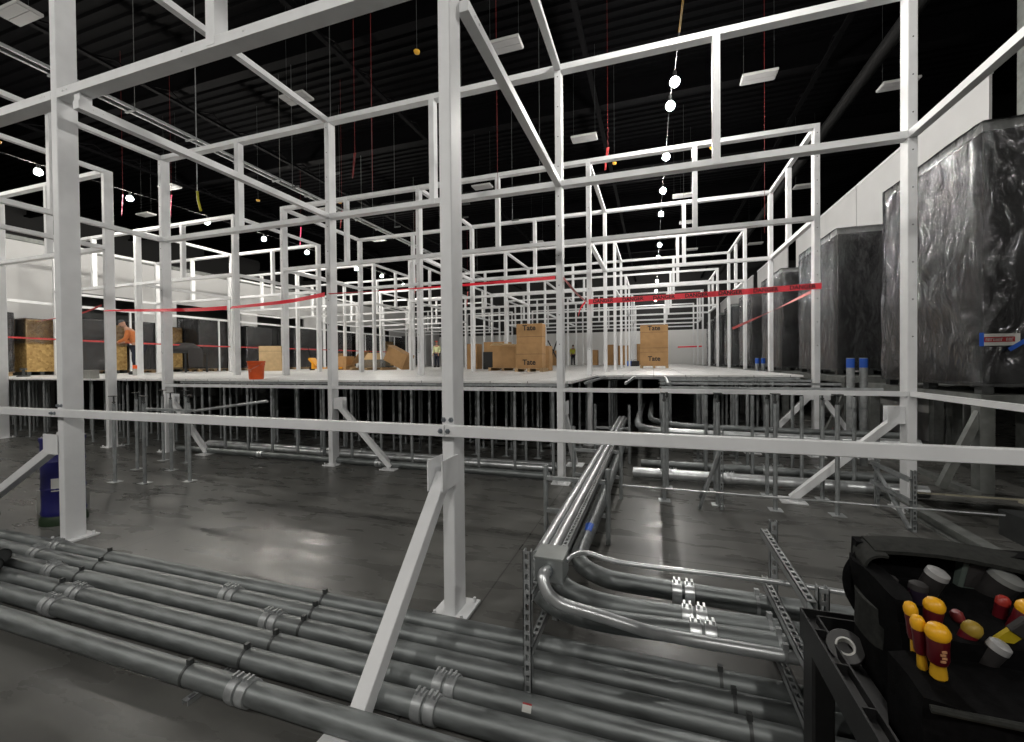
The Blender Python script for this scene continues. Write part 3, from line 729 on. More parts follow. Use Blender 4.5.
crate(-20.1, 8.8, 1.1, .75, 1.85, 'tall plywood crate at the far left, between white pier and big post')
crate(-20.3, 11.1, 1.0, .6, 1.85, 'plywood crate behind the man in orange')
crate(-20.7, 13.4, .8, .9, 1.95, 'plywood crate behind the black bench')
crate(-20.55, 29.1, .9, 2.2, 2.0, 'far plywood crate standing behind the torn carton')

# ------------------------------------------------------------------ cartons on the deck
def carton(x, y, w, l, z0, z1, lab, words=(), rz=0, m=CARD, pallet=None, seams=()):
    r = thing('carton', (x, y, z0), lab, 'box', 'cardboard cartons on the deck', rz)
    b = MB().box(-w/2, w/2, -l/2, l/2, 0, z1-z0); b.build('box', m, r, bevel=.008)
    for s in seams: MB().box(-w/2-.002, w/2+.002, -l/2-.003, l/2+.003, s-.004, s+.004).build('seam', INK, r)
    for (t, zz, sz) in words: text_mesh(t, sz, INK, 'lettering', r, Matrix.Translation((0, -l/2-.004, zz)) @ FACE)
    return r
def pallet(x, y, w, l, lab, rz=0, h=.11):
    r = thing('pallet', (x, y, DZ), lab, 'pallet', 'wooden pallets on the deck', rz)
    b = MB()
    for k in range(6): a = -l/2 + (l-.1)*k/5; b.box(-w/2, w/2, a, a+.1, h-.02, h)
    b.build('deck_boards', WOOD, r)
    b = MB()
    for sx in (-w/2, -.05, w/2-.1): b.box(sx, sx+.1, -l/2, l/2, 0, h-.02)
    b.build('runners', WOOD, r)
pallet(-3.55, 12.7, .88, .7, 'wooden pallet under the two stacked lettered cartons')
carton(-3.545, 12.63, .8, .46, DZ+.11, 2.31, 'lower carton of the stack in mid-deck, black lettering near its foot', [('Tate', .17, .22)], seams=(.42,))
carton(-3.54, 12.63, .8, .44, 2.312, 2.9, 'upper carton of the stack in mid-deck, lettered at its top', [('Tate', .46, .22)], seams=(.2,))
carton(-3.52, 14.1, .5, .5, DZ, 2.28, 'plain carton tucked behind the right of the lettered stack')
pallet(-4.98, 14.6, 1.1, 1.0, 'wooden pallet under the open-topped carton')
def open_carton(x, y, w, l, h, lab, rz=0):
    r = thing('carton', (x, y, DZ+.11), lab, 'box', 'cardboard cartons on the deck', rz)
    b = MB(); t = .012
    b.box(-w/2, w/2, -l/2, -l/2+t, 0, h); b.box(-w/2, w/2, l/2-t, l/2, 0, h); b.box(-w/2, -w/2+t, -l/2+t, l/2-t, 0, h); b.box(w/2-t, w/2, -l/2+t, l/2-t, 0, h); b.box(-w/2+t, w/2-t, -l/2+t, l/2-t, 0, t)
    b.build('box', CARD, r)
    MB().bar((-w/2, -l/2-.0, h), (-w/2, -l/2-.0, h+.001), .01, .01)
    MB().sheet([[(-w/2-.1, -l/2, h), (w/2, -l/2, h-.06)], [(-w/2-.1, -l/2+.4, h+.1), (w/2, -l/2+.4, h+.02)]], .01).build('flap', CARDL, r)
    return r
open_carton(-4.9, 14.6, .95, .9, .78, 'wide open-topped carton left of the lettered stack')
carton(.02, 18.9, 1.08, .9, DZ+.1, 3.22, 'single tall lettered carton alone on the deck at centre right', [('Tate', 1.52, .26), ('Tate', .28, .26)], seams=(.55, .72, 1.36))
pallet(.02, 18.9, 1.1, .95, 'pale pallet under the single tall carton', h=.1)
carton(-16.9, 15.6, .95, .75, DZ, 2.6, 'tall carton on the deck, right of the bucket post', rz=.5, seams=(.9,), m=CARDL)
carton(-15.9, 18.7, .55, .55, DZ, 2.3, 'carton behind the pallet jack', m=CARD)
carton(-14.2, 19.2, .9, .5, DZ, 2.3, 'second carton behind the pallet jack, farther right', m=CARDL)
carton(-7.8, 18.2, .5, .6, DZ, 2.6, 'tall narrow carton just right of the big centre post')
carton(-6.4, 17.5, 1.0, .8, 2.2, 2.62, 'carton lying on a dark pallet load left of the open carton')
carton(-6.4, 17.5, 1.05, .85, DZ, 2.2, 'dark covered pallet load left of the open carton', m=CABIN)
carton(-6.2, 19.5, .9, .8, DZ, 2.15, 'low carton farther back beside the dark pallet load')
# torn carton with a stack of floor panels
pallet(-12.1, 16.6, 1.7, 1.1, 'wooden pallet under the stack of dark floor panels')
for k in range(7):
    o = MB().box(-.6, .6, -.35, .35, 0, .04).build('floor_panel', DARKST); o.location = (-12.1+.03*k, 16.6, DZ+.11+.052*k); o.rotation_euler = (0, 0, .03*((k*5) % 3-1))
    tag(o, 'dark floor panel in the leaning stack between torn cartons' if 0 < k < 6 else ('lowest' if not k else 'topmost') + ' dark floor panel of the stack between torn cartons', 'floor panel', 'stacked dark floor panels')
def flatcard(x, y, pts, lab):
    r = thing('carton', (x, y, DZ), lab, 'box', 'torn cartons')
    MB().sheet(pts, .012).build('sheet', CARD, r)
flatcard(-13.0, 16.3, [[(-.5, 0, .15), (-.5, .7, .25)], [(-.1, 0, .25), (-.05, .7, .4)], [(.35, -.05, .75), (.4, .7, .9)]], 'torn carton flap leaning left of the dark panels')
r = thing('carton', (-10.6, 16.2, DZ), 'tipped open carton right of the dark floor panels', 'box', 'torn cartons')
b = MB(); M = Matrix.Translation((.1, 0, .53)) @ Matrix.Rotation(.45, 4, 'Y') 
b.box(-.5, .5, -.3, -.288, -.33, .33, M); b.box(-.5, .5, .288, .3, -.33, .33, M); b.box(.488, .5, -.288, .288, -.33, .33, M); b.box(-.5, .488, -.288, .288, -.33, -.318, M); b.box(-.62, .488, -.288, .288, .318, .33, M)
b.build('box', CARD, r)
carton(-13.9, 16.9, .6, .6, DZ, 2.1, 'small carton between pallet jack and torn cartons')
# pallet jack
r = thing('pallet_jack', (-14.9, 16.2, DZ), 'yellow pallet jack with black upright handle', 'pallet jack', rz=.2)
b = MB()
for s in (-.2, .2): b.box(0, 1.15, s-.08, s+.08, .07, .13)
b.box(-.12, 0, -.28, .28, .07, .3); b.bar((-.28, 0, .55), (.02, 0, .22), .5, .09); b.build('fork_frame', YELJ, r)
b = MB().tube([(-.25, 0, .25), (-.45, 0, 1.15)], .025, 8); b.tube([(-.45, -.17, 1.15), (-.45, .17, 1.15)], .02, 8); b.build('handle', BLKPL, r)
b = MB()
for s in (-.08, .08): b.lathe([(0, -.03), (.09, -.03), (.09, .03), (0, .03)], 14, Matrix.Translation((-.25, s, .09)) @ Matrix.Rotation(PI/2, 4, 'X'))
b.build('wheels', BLKPL, r)
# bucket
r = thing('bucket', (-7.44, 6.47, DZ), 'orange plastic bucket with a pale printed mark, on the deck edge', 'bucket')
b = MB().lathe([(0, 0), (.125, 0), (.14, .27), (.158, .275), (.158, .29), (.15, .295), (.152, .33), (.162, .335), (.162, .36), (.148, .36), (.13, .02), (0, .02)], 28); b.build('pail', ORANGE, r, smooth=True)
def bk(u, v):                                       # point on the pail's wall: angle, height
    rr = .125+.015*v/.27+.0025; a = -PI/2-.25+u/.13
    return (rr*math.cos(a), rr*math.sin(a), v)
b = MB()
for (u0, v0, u1, v1, t) in ((-.06, .09, .03, .2, .022), (-.07, .13, .0, .21, .014), (-.02, .07, .055, .17, .018), (-.05, .2, .03, .2, .012), (.03, .2, .055, .16, .012), (-.07, .07, -.02, .1, .012)):
    n = 6; g = []
    for q in range(n+1):
        u = u0+(u1-u0)*q/n; v = v0+(v1-v0)*q/n; g.append([bk(u, v-t/2), bk(u, v+t/2)])
    b.sheet(g, .001)
b.build('printed_mark', mat('pale_print', (.62, .4, .33), .6), r)
MB().tube(smoothpath([(-.16, 0, .31), (-.1, -.15, .22), (0, -.165, .19), (.1, -.15, .22), (.16, 0, .31)]), .003, 6).build('bail', GALV, r)
# black work bench with a heap on it
r = thing('work_bench', (-18.0, 12.4, DZ), 'black work bench with a dark jacket heaped on it, left of the bucket', 'bench', rz=.95)
MB().box(-.75, .75, -.3, .3, .78, .84).build('top', BLKPL, r)
for x in (-.7, .0, .7):
    for y in (-.26, .26): MB().box(x-.03, x+.03, y-.03, y+.03, 0, .78).build('leg', BLKPL, r)
MB().box(-.7, .7, -.03, .03, .16, .2).build('stretcher', BLKPL, r)
r = thing('jacket', (-17.95, 12.35, DZ+.84), 'dark jacket heaped on the black bench', 'jacket', rz=.95)
b = MB().lathe([(0, 0), (.4, 0), (.42, .1), (.35, .24), (.2, .33), (0, .36)], 18, Matrix.Diagonal((1.3, .65, 1, 1)))
for v in b.b.verts: v.co += Vector((noise.noise(v.co*5), noise.noise(v.co*5+Vector((3, 0, 0))), noise.noise(v.co*6)))*.06*(1 if v.co.z > .02 else 0)
b.build('cloth', INK, r, smooth=True)
b = MB().sheet([[(.1+.12*q, -.33-.02*(q % 2), .12), (.1+.12*q, -.345-.03*(q % 2), -.25), (.12+.11*q, -.34, -.62)] for q in range(5)], .02); b.build('hanging_sleeve', INK, r, smooth=True)
# small things on the left deck
BX, SX, FX_ = -12.6, -14.6, -17.35
r = thing('concrete_block', (BX, 6.5, DZ), 'grey block on the deck edge right of the big left post', 'block'); MB().box(-.16, .16, -.1, .1, 0, .2).build('body', CONC, r, bevel=.01)
r = thing('spray_can', (SX, 8.6, DZ), 'white spray can with orange cap by the feet of the man in orange', 'can')
MB().lathe([(0, 0), (.05, 0), (.05, .2), (.03, .23), (0, .23)], 14).build('can', WHITEP, r, smooth=True); MB().lathe([(0, .2), (.055, .2), (.055, .3), (0, .31)], 14).build('cap', mat('orange_cap', (.9, .12, .01), .4), r, smooth=True)
r = thing('fitting', (FX_, 7.4, DZ), 'small dark valve fitting on the deck at the far left', 'fitting')
b = MB().lathe([(0, 0), (.14, 0), (.14, .03), (.03, .05), (.03, .2), (0, .2)], 12); b.tube([(-.14, 0, .22), (.14, 0, .22)], .03, 8); b.build('body', DARKST, r)
for k, (x, y, mm, lab) in enumerate(((-1.3, 26, BLUET, 'tiny blue tool bag on the far deck behind a post'), (-1.0, 25.6, INK, 'tiny black tool case on the far deck behind a post'))):
    r = thing('tool_case', (x, y, DZ), lab, 'case'); MB().box(-.22, .22, -.15, .15, 0, .3).build('body', mm, r, bevel=.02); MB().tube([(-.1, 0, .3), (-.08, 0, .36), (.08, 0, .36), (.1, 0, .3)], .012, 6).build('handle', INK, r)
for k, (x, y, h) in enumerate(((-4.6, 34.6, 1.2), (-3.3, 34.8, 1.6), (-2.2, 34.4, 1.5), (-.9, 34.6, 1.6), (.3, 34.6, 1.6), (-7.6, 34.0, 1.2))):
    carton(x, y, .8, .7, DZ, DZ+h, ('far brown carton near the end wall, %s in the row' % ('first from the left but one', 'third from the left', 'fourth from the left', 'second from the right', 'rightmost', 'leftmost')[k]), rz=.1*k)
# fallen step ladder leaning behind the cartons
r = thing('step_ladder', (-3.75, 15.6, DZ), 'dark folding trestle frame behind the lettered stack', 'trestle')
b = MB(); b.bar((0, 0, .02), (.5, 0, 1.45), .05, .04); b.bar((.5, .3, .02), (-.05, .3, 1.1), .05, .04); b.bar((.08, 0, .3), (.08, .3, .3), .03, .03); b.build('rail', INK, r)

# ------------------------------------------------------------------ red barrier tape
def ribbon(pts, h, m, label, group, words=None, twist=0, tw=.003):
    P = [Vector(p) for p in pts]; o = P[0]; S = [p-o for p in smoothpath(P, 6)]
    r = thing('barrier_tape', o, label, 'tape', group); g = []
    L_ = [0]
    for a, c in zip(S, S[1:]): L_.append(L_[-1]+(c-a).length)
    for i, p in enumerate(S):
        a = twist*L_[i]; t = (S[min(i+1, len(S)-1)]-S[max(0, i-1)]).normalized(); side = t.cross(Vector((0, 0, 1))).normalized(); u = Vector((0, 0, 1))*math.cos(a)+side*math.sin(a)
        g.append([p-u*h/2, p+u*h/2])
    MB().sheet(g, tw).build('strip', m, r)
    if words:
        step = L_[-1]/words[1]
        d = (S[-1]-S[0]).normalized(); n = Vector((d.y, -d.x, 0))
        if n.y > 0: n = -n
        for k in range(words[1]):
            tl = L_[-1]*(k+.5)/words[1]; q = max(i for i in range(len(L_)) if L_[i] <= tl); q = min(q, len(S)-2)
            c = S[q]+(S[q+1]-S[q])*((tl-L_[q])/(L_[q+1]-L_[q]))
            dd = d if d.x > 0 else -d
            def bend(co, c=c, dd=dd, n=n): return c+dd*co.x+Vector((0, 0, 1))*co.y+n*(.005+co.z)
            text_mesh(words[0], h*.95, INK, 'lettering', r, None, bend=bend)
    return r
GT = 'red barrier tape between the white posts'
ribbon([(2.83, 8.96, 3.055), (.8, 8.93, 3.0), (-1.27, 8.95, 2.985)], .105, RED, 'bright red lettered barrier tape stretched across the right half of the deck', GT, ('DANGER', 7))
ribbon([(2.83, 8.97, 3.04), (2.55, 11, 2.86), (2.2, 14, 2.68)], .07, REDD, 'faded twisted tape dropping away from the right post behind the bright tape', GT, twist=.55)
ribbon([(-1.2, 6.0, 2.93), (-1.26, 7.5, 2.93), (-1.3, 8.94, 2.98)], .035, REDD, 'narrow tape running back between the two centre posts', GT, twist=.6)
ribbon([(-1.33, 8.93, 2.98), (-1.42, 8.93, 2.88), (-1.48, 8.93, 2.72)], .06, RED, 'loose tape tail hanging at the knot on the centre post', GT, twist=1.)
ribbon([(-1.32, 6.0, 2.945), (-3.2, 6.0, 2.93), (-5.25, 6.0, 2.945)], .05, RED, 'thin tape between the second frame posts behind the big centre post', GT, twist=.45)
ribbon([(-5.34, 6.0, 2.94), (-6.2, 6.0, 2.86), (-7.5, 6.0, 2.82)], .07, RED, 'twisted tape left of the second frame post, ending in a knot', GT, twist=.35)
ribbon([(-7.6, 6.0, 2.82), (-8.6, 6.0, 2.83), (-11.1, 6.0, 2.93)], .07, RED, 'dark sagging tape between the left frame posts above the man in orange', GT, twist=.3)
ribbon([(-17.9, 6.6, 2.63), (-17.9, 12, 2.56), (-17.9, 18, 2.56), (-17.9, 27, 2.56)], .05, REDD, 'low tape running along in front of the left wall units', GT)
ribbon([(-11.2, 6.0, 3.05), (-11.9, 5.98, 2.9), (-13.4, 5.96, 2.78)], .04, REDD, 'slanting tape at the far left in front of the plywood crate', GT, twist=.5)
ribbon([(1.6, 32, 2.7), (3.2, 32, 2.72)], .09, RED, 'short far tape at the end of the right-hand aisle', GT)

# ------------------------------------------------------------------ hanging lamps
def lamp_proto(bulbmat):
    r = thing('hanging_lamp', (0, 0, 0), 'lamp', 'lamp')
    ico = bmesh.new(); bmesh.ops.create_icosphere(ico, subdivisions=2, radius=.085); me = bpy.data.meshes.new('bulb'); ico.to_mesh(me); ico.free(); me.materials.append(bulbmat)
    me.polygons.foreach_set('use_smooth', [True]*len(me.polygons)); link('bulb', me, r)
    MB().lathe([(0, .2), (.03, .2), (.035, .1), (.045, .085), (.045, .075), (0, .075)], 12).build('socket', BLKPL, r, smooth=True)
    return r
LC = [(.39, 8.39), (.34, 9.14), (.32, 11.38), (.29, 13.58), (.27, 15.71), (.27, 19.87), (.25, 22.25), (.23, 28.7), (.19, 32.8), (.17, 37.9)]
LL = [(-15.15, 6.82), (-15.0, 8.79), (-14.95, 11.12), (-14.87, 13.38), (-14.87, 15.64), (-15.05, 19.25), (-14.88, 21.3), (-15.3, 24.2)]
ON = ['nearest', 'second', 'third', 'fourth', 'fifth', 'sixth', 'seventh', 'eighth', 'ninth', 'farthest']
def string(pos, protom, where, group, extra=()):
    p0 = lamp_proto(protom)
    for k, (x, y) in enumerate(pos):
        lab = '%s lit bare lamp of the string %s' % (ON[k], where)
        if k == 0: p0.location = (x, y, 6.8); p0['label'] = lab; p0['group'] = group; q = p0
        else: q = dup(p0, (x, y, 6.8), lab, group)
    for (x, y) in extra: dup(p0, (x, y, 6.8), 'lit bare lamp of the string %s, above the camera' % where, group)
    pts = []
    allp = sorted([e for e in extra if abs(e[0]-pos[0][0]) < 1]+list(pos), key=lambda a: a[1])
    for (xa, ya), (xb, yb) in zip(allp, allp[1:]): pts += [(xa, ya, 7.0), ((xa+xb)/2, (ya+yb)/2, 7.0+.02)]
    pts.append((*allp[-1], 7.0))
    tag(MB().tube(pts, .006, 6).build('lamp_cable', BLACK, smooth=True), 'thin cable carrying the lamp string %s' % where, 'cable')
string(LC, BULB, 'down the centre', 'lamps of the centre string', ((.5, 4.6),))
string(LL, BULB2, 'at the left', 'lamps of the left string', ((-15.1, 3.6), (-15.1, 0)))

r = thing('yellow_rope', (.42, 7.5, 7.05), 'yellow rope and hook tied along the nearest part of the centre lamp string', 'rope')
MB().tube([(0, 0, 0), (.03, -1.0, .01), (.05, -2.0, 0)], .013, 8).build('cord', YELD, r, smooth=True)
MB().tube(smoothpath([(.03, -.95, 0), (.06, -.98, -.08), (.03, -1.0, -.14), (-.01, -.98, -.08), (.02, -.95, 0)]), .012, 8).build('hook', YEL, r, smooth=True)
back = lamp_proto(BULB_FILL); back.location = (.7, -3.8, 6.8); tag(back, 'added fill lamp behind the camera, brightening the front faces of the steel', group='added fill lamps behind the camera')  # unseen fill lamps, added to brighten the front faces of the framing
for x, y in ((-5.5, -3.8), (6.3, -3.8), (-11, -3.8)): dup(back, (x, y, 6.8))
tag(MB().tube([(-14, -3.8, 7.0), (10, -3.8, 7.0)], .01, 6).build('lamp_cable', DARKST), 'added cable carrying the fill lamps behind the camera', 'cable')
# ------------------------------------------------------------------ unlit ceiling panels
def fixture():
    r = thing('ceiling_panel_light', (0, 0, 0), 'x', 'ceiling light')
    MB().box(-.33, .33, -.17, .17, 0, .05).build('housing', WHITEP, r, bevel=.008)
    b = MB()
    for k in range(2): b.box(-.31, .31, -.155+.16*k, -.005+.16*k, -.012, 0)
    b.build('lens', LENS, r)
    b = MB()
    for s in (-.28, .28): b.tube([(s, 0, .05), (s, 0, 2.42)], .003, 5)
    b.build('wire', DARKST, r)
    return r
FX = [(2.1, 10.15), (5.0, 11.4), (-2.6, 7.6), (-1.7, 11.4), (-10.0, 4.3), (-7.45, 7.6), (-15.1, 10.0), (-18.7, 11.5), (4.9, 17.0), (1.0, 16.5), (1.4, 19.7), (1.9, 24.6), (-5.4, 13.4), (-11.8, 13.4), (-12.4, 17.5), (-5.4, 20.5), (4.9, 24.5)]
FL = ['right of the lamp string', 'beside the right frame post', 'above the centre, just right of the big post', 'right of the centre post, above the second frame', 'in the top left corner', 'behind the slanting beam at upper left', 'over the left lamps', 'lowest at the far left', 'small, over the right wall units', 'beside the third lamp', 'small, below the panel beside the third lamp', 'smallest near the far lamps', 'behind the big centre post', 'left of centre among the frames', 'far left of centre, seen edge on', 'far centre, seen edge on', 'tiny, over the far right units']
f0 = fixture()
for k, (x, y) in enumerate(FX):
    lab = 'unlit white ceiling panel light ' + FL[k]
    if k == 0: f0.location = (x, y, 7.6); f0['label'] = lab; f0['group'] = 'unlit panel lights'
    else: dup(f0, (x, y, 7.6), lab, 'unlit panel lights')
# cable tray of paired channels at the upper left
r = thing('cable_tray', (-10.2, 2.0, 7.0), 'long bright channel tray hung on rods at the upper left', 'tray')
for s in (-.09, .09): MB().box(s-.025, s+.025, 0, 24, 0, .05).build('channel', BRIGHT, r)
b = MB()
for k in range(20): b.box(-.14, .14, .4+1.2*k, .44+1.2*k, -.03, 0)
b.build('rung', GALV, r)
for k in range(7): MB().tube([(.13, .42+3.6*k, -.05), (.13, .42+3.6*k, 2.98)], .006, 6).build('rod', GREYL, r)
# thin hanger rods and red ribbons
HG = [(-6.2, 7.2), (-7.4, 10.2), (-8.6, 8.6), (-4.4, 9.6), (-3.9, 12), (-6.8, 13), (-2.4, 9.4), (-5.2, 11.3), (-8.0, 12.2)]
for k, (x, y) in enumerate(HG):
    b = MB().tube([(x, y, 5.6+.3*(k % 3)), (x, y, 9.9)], .008, 5); b.box(x-.02, x+.2, y-.015, y+.015, 5.58+.3*(k % 3), 5.62+.3*(k % 3))
    tag(b.build('hanger_rod', DARKST), 'thin dark rod hanging from the black roof among the frames', 'rod', 'hanger rods')
REDC = mat('dark_red_cord', (.16, .012, .012), .6)
RB = [(-13.24, 7.6, 5.7, .55, PINK, 'bright pink ribbon hanging beside the second left lamp'), (-12.18, 8.1, 5.62, .67, PINK, 'pink ribbon hanging behind the left frame post'), (-12.82, 13.2, 6.25, .76, PINK, 'pink ribbon hanging above the middle left lamps'), (-5.7, 7.3, 5.5, .5, REDC, 'dim red ribbon high between the centre posts'), (-8.6, 10.4, 5.7, .5, REDD, 'small red ribbon behind the upper left stub'), (-11.3, 19, 5.2, .8, REDD, 'far red ribbon left of the big centre post'), (-9.8, 22, 4.9, .8, REDD, 'farthest red ribbon left of the big centre post'), (-.95, 9.9, 6.05, .5, REDD, 'red ribbon right of the centre post')]
for k, (x, y, z, l, m, lab) in enumerate(RB):
    r = thing('hanging_ribbon', (x, y, z), lab, 'ribbon', 'ribbons hung from the roof')
    MB().sheet([[(-.03-.01*q, .01*(q % 2), l*(1-q/5)), (.03-.015*q, -.01*(q % 2), l*(1-q/5))] for q in range(6)], .004).build('strip', m, r)
    MB().tube([(0, 0, l), (0, 0, 10.0-z)], .0035, 5).build('string', REDC, r)
for k, (x, y, z) in enumerate(((2.3, 10.6, 6.3), (-2.9, 8.0, 6.4), (-5.0, 6.9, 6.4))):
    r = MB().tube([(x, y, 5.0 if k else 4.5), (x, y, 10.0)], .0045, 5).build('red_cord', REDC); tag(r, ('thin red cord hanging right of the lamp string', 'thin red cord right of the big centre post', 'thin red cord left of the big centre post')[k], 'cord', 'red cords hung from the roof')
SB = [(-4.2, 7.2, 7.6), (1.5, 12.6, 7.4), (-1.0, 12.2, 7.2), (-9.5, 11.4, 6.9), (-12.0, 10.6, 7.0), (-13.4, 5.4, 6.6), (.95, 15.0, 6.2), (-2.8, 13.5, 5.75)]
for k, (x, y, z) in enumerate(SB):
    r = thing('amber_sensor', (x, y, z), 'small amber dot under the black roof, ' + ('upper centre left', 'beside the right stub post', 'above the centre right', 'below the slanting left beam', 'above the left lamps', 'at the left border', 'between lamp string and right stub', 'over the second beam right of the big post')[k], 'sensor', 'amber sensors under the roof')
    MB().lathe([(0, -.03), (.05, -.02), (.06, .02), (0, .04)], 12).build('dome', AMBER, r, smooth=True); MB().tube([(0, 0, .03), (0, 0, 10.0-z)], .005, 5).build('stem', DARKST, r)
r = thing('yellow_plug', (-9.7, 7.0, 5.35), 'yellow plug end on a cable hanging below the slanting beam', 'plug')
MB().tube([(0, 0, .25), (0, 0, 4.6)], .01, 6).build('cord', GALV, r); MB().tube([(0, 0, .3), (.02, 0, .1), (.1, 0, -.15)], .025, 8).build('hook', mat('yellow_cord', (.5, .45, .02), .5), r, smooth=True)

# ------------------------------------------------------------------ left foreground: drum
r = thing('drum', (-6.36, 3.02, 0), 'dark blue drum with a white label, behind the left post', 'drum')
MB().lathe([(0, .1), (.18, .1), (.19, .13), (.18, .16), (.18, .38), (.188, .4), (.18, .42), (.18, .68), (.188, .7), (.18, .72), (.18, .9), (.19, .93), (.19, .96), (0, .96)], 26).build('barrel', BLUE, r, smooth=True)
b = MB().sheet([[(.1825*math.cos(a), .1825*math.sin(a), z) for z in (.38, .52)] for a in [-1.0+.09*q for q in range(6)]], .002); b.build('label_patch', PAPER, r)
MB().lathe([(0, 0), (.2, 0), (.2, .05), (.18, .1), (0, .1)], 24).build('dolly', GREEN, r, smooth=True)
r = thing('green_jug', (-6.75, 3.2, .28), 'dark green round container on a block left of the blue drum', 'container')
MB().lathe([(0, 0), (.16, 0), (.18, .06), (.18, .2), (.12, .27), (0, .28)], 18).build('body', GREEN, r, smooth=True); MB().box(-.2, .2, -.15, .15, -.28, 0).build('stand', CONC, r)

# ------------------------------------------------------------------ right: boards and steel on the floor
GB = 'boards piled under the platform'
bd = [(3.9, 5.3, .0, 1.3, .5, .25, 0), (4.2, 5.35, .25, 1.2, .35, .05, .1), (4.55, 5.7, .3, .9, .3, .05, -.1), (4.0, 5.75, .25, .8, .35, .04, .2), (4.4, 5.0, .305, .9, .25, .04, .25)]
for k, (x, y, z, l, w, h, a) in enumerate(bd):
    o = MB().box(-l/2, l/2, -w/2, w/2, 0, h).build('board' if k else 'board_crate', LUMB if k else DARKST); o.location = (x, y, z); o.rotation_euler = (0, 0, a)
    tag(o, ('low dark crate under the dusty boards at the right border', 'long dusty board on top of the dark crate', 'short dusty board farthest right on the pile', 'dusty board at the back of the pile', 'dusty board at the front of the pile')[k], 'board' if k else 'crate', GB)
r = thing('floor_beam', (2.75, 4.4, 0), 'grey steel beam lying on the floor right of the frame post', 'beam')
b = MB(); b.box(-.06, .06, 0, 2.4, .1, .12); b.box(-.006, .006, 0, 2.4, .02, .1); b.box(-.06, .06, 0, 2.4, 0, .02); b.build('body', GREYL, r)
r = thing('yellow_strap', (4.1, 5.75, .3), 'yellow strap lying on the dusty boards near the right border under the platform', 'strap'); MB().bar((-.25, .05, .012), (.3, -.05, .0), .07, .012).build('body', YELD, r)
r = thing('flat_sheet', (3.55, 6.3, 0), 'pale plywood sheet leaning low under the platform', 'sheet'); MB().box(-.5, .5, -.35, .35, .15, .17, Matrix.Rotation(-.25, 4, 'X')).build('body', LUMB, r)

# ------------------------------------------------------------------ the black cart with its bag
CX0, CX1, CY0, CY1, CZ = .5, 1.4, .72, 1.8, .85
r = thing('utility_cart', (CX0, CY0, 0), 'black plastic utility cart at the lower right corner, carrying the tool bag', 'cart')
W, L = CX1-CX0, CY1-CY0
b = MB(); b.box(0, W, 0, L, CZ-.1, CZ-.075)
t = .045
for (x0, x1, y0, y1) in ((0, .006, 0, L), (t-.006, t, t-.006, L-t+.006), (W-.006, W, 0, L), (W-t, W-t+.006, t-.006, L-t+.006), (.006, W-.006, 0, .006), (t, W-t, t-.006, t), (.006, W-.006, L-.006, L), (t, W-t, L-t, L-t+.006)):
    b.box(x0, x1, y0, y1, CZ-.075, CZ)
b.box(.006, t-.006, .006, L-.006, CZ-.075, CZ-.028); b.box(W-t+.006, W-.006, .006, L-.006, CZ-.075, CZ-.028); b.box(t-.006, W-t+.006, .006, t-.006, CZ-.075, CZ-.028); b.box(t-.006, W-t+.006, L-t+.006, L-.006, CZ-.075, CZ-.028)
for k in range(6): b.box(.006, t-.006, .1+k*.17, .105+k*.17, CZ-.028, CZ-.002)
b.box(t, t+.06, t, L-t, CZ-.075, CZ-.045)
b.build('tray', BLKPL, r)
b = MB(); b.box(0, W, 0, L, .2, .225); b.box(0, .01, 0, L, .225, .28); b.box(W-.01, W, 0, L, .225, .28); b.build('lower_shelf', BLKPL, r)
for x in (0, W-.075):
    for y in (.02, L-.12): MB().box(x+.004, x+.071, y, y+.1, .225, CZ-.1).build('leg', BLKPL, r, bevel=.008)
for x in (.08, W-.08):
    for y in (.1, L-.1):
        cs = MB().lathe([(0, -.018), (.05, -.018), (.055, 0), (.05, .018), (0, .018)], 18, Matrix.Translation((x, y, .055)) @ Matrix.Rotation(PI/2, 4, 'Y')).build('caster', INK, r, smooth=True)
        MB().box(x-.03, x+.03, y-.03, y+.03, .09, .2).build('fork', GALV, cs)
def soft(mb, amp, f, seed=0):
    for v in mb.b.verts: v.co += Vector((noise.noise(v.co*f+Vector((seed, 0, 0))), noise.noise(v.co*f+Vector((seed, 9, 0))), noise.noise(v.co*f+Vector((seed, 0, 9)))))*amp
    return mb
def softbox(x0, x1, y0, y1, z0, z1, n=7, taper=.0, amp=.012, f=9, open_top=False, th=.015):
    b = bmesh.new(); bmesh.ops.create_cube(b, size=1)
    bmesh.ops.subdivide_edges(b, edges=b.edges[:], cuts=n, use_grid_fill=True)
    for v in b.verts:
        x, y, z = v.co; k = 1-taper*(z+.5)
        rr = 1-.12*min(1, max(0, (abs(x)-.38)/.12))*min(1, max(0, (abs(y)-.38)/.12))
        v.co = Vector(((x0+x1)/2+x*(x1-x0)*k*rr, (y0+y1)/2+y*(y1-y0)*k*rr, (z0+z1)/2+z*(z1-z0)))
    mb = MB(); mb.b.free(); mb.b = b; soft(mb, amp, f, x0*7)
    return mb
ZB = CZ-.072
bag = thing('tool_bag', (0, 0, 0), 'open black canvas tool bag full of hand tools on the cart', 'bag')
bag.location = (.65, 1.25, ZB)
def B(x, y, z): return Vector((x, y, z))-Vector((.65, 1.25, ZB))
o_ = Vector((.65, 1.25, ZB))
def bbox(x0, x1, y0, y1, z0, z1): return (x0-o_.x, x1-o_.x, y0-o_.y, y1-o_.y, z0-o_.z, z1-o_.z)
softbox(*bbox(.61, 1.3, 1.33, 1.7, ZB+.004, 1.06)).build('body', FABRIC, bag, smooth=True)
softbox(*bbox(.62, 1.3, 1.655, 1.71, 1.0, 1.165), n=6, amp=.01).build('back_panel', FABRIC, bag, smooth=True)
softbox(*bbox(.56, 1.25, 1.14, 1.345, ZB+.004, 1.01), amp=.01).build('front_pocket', FABRIC, bag, smooth=True)
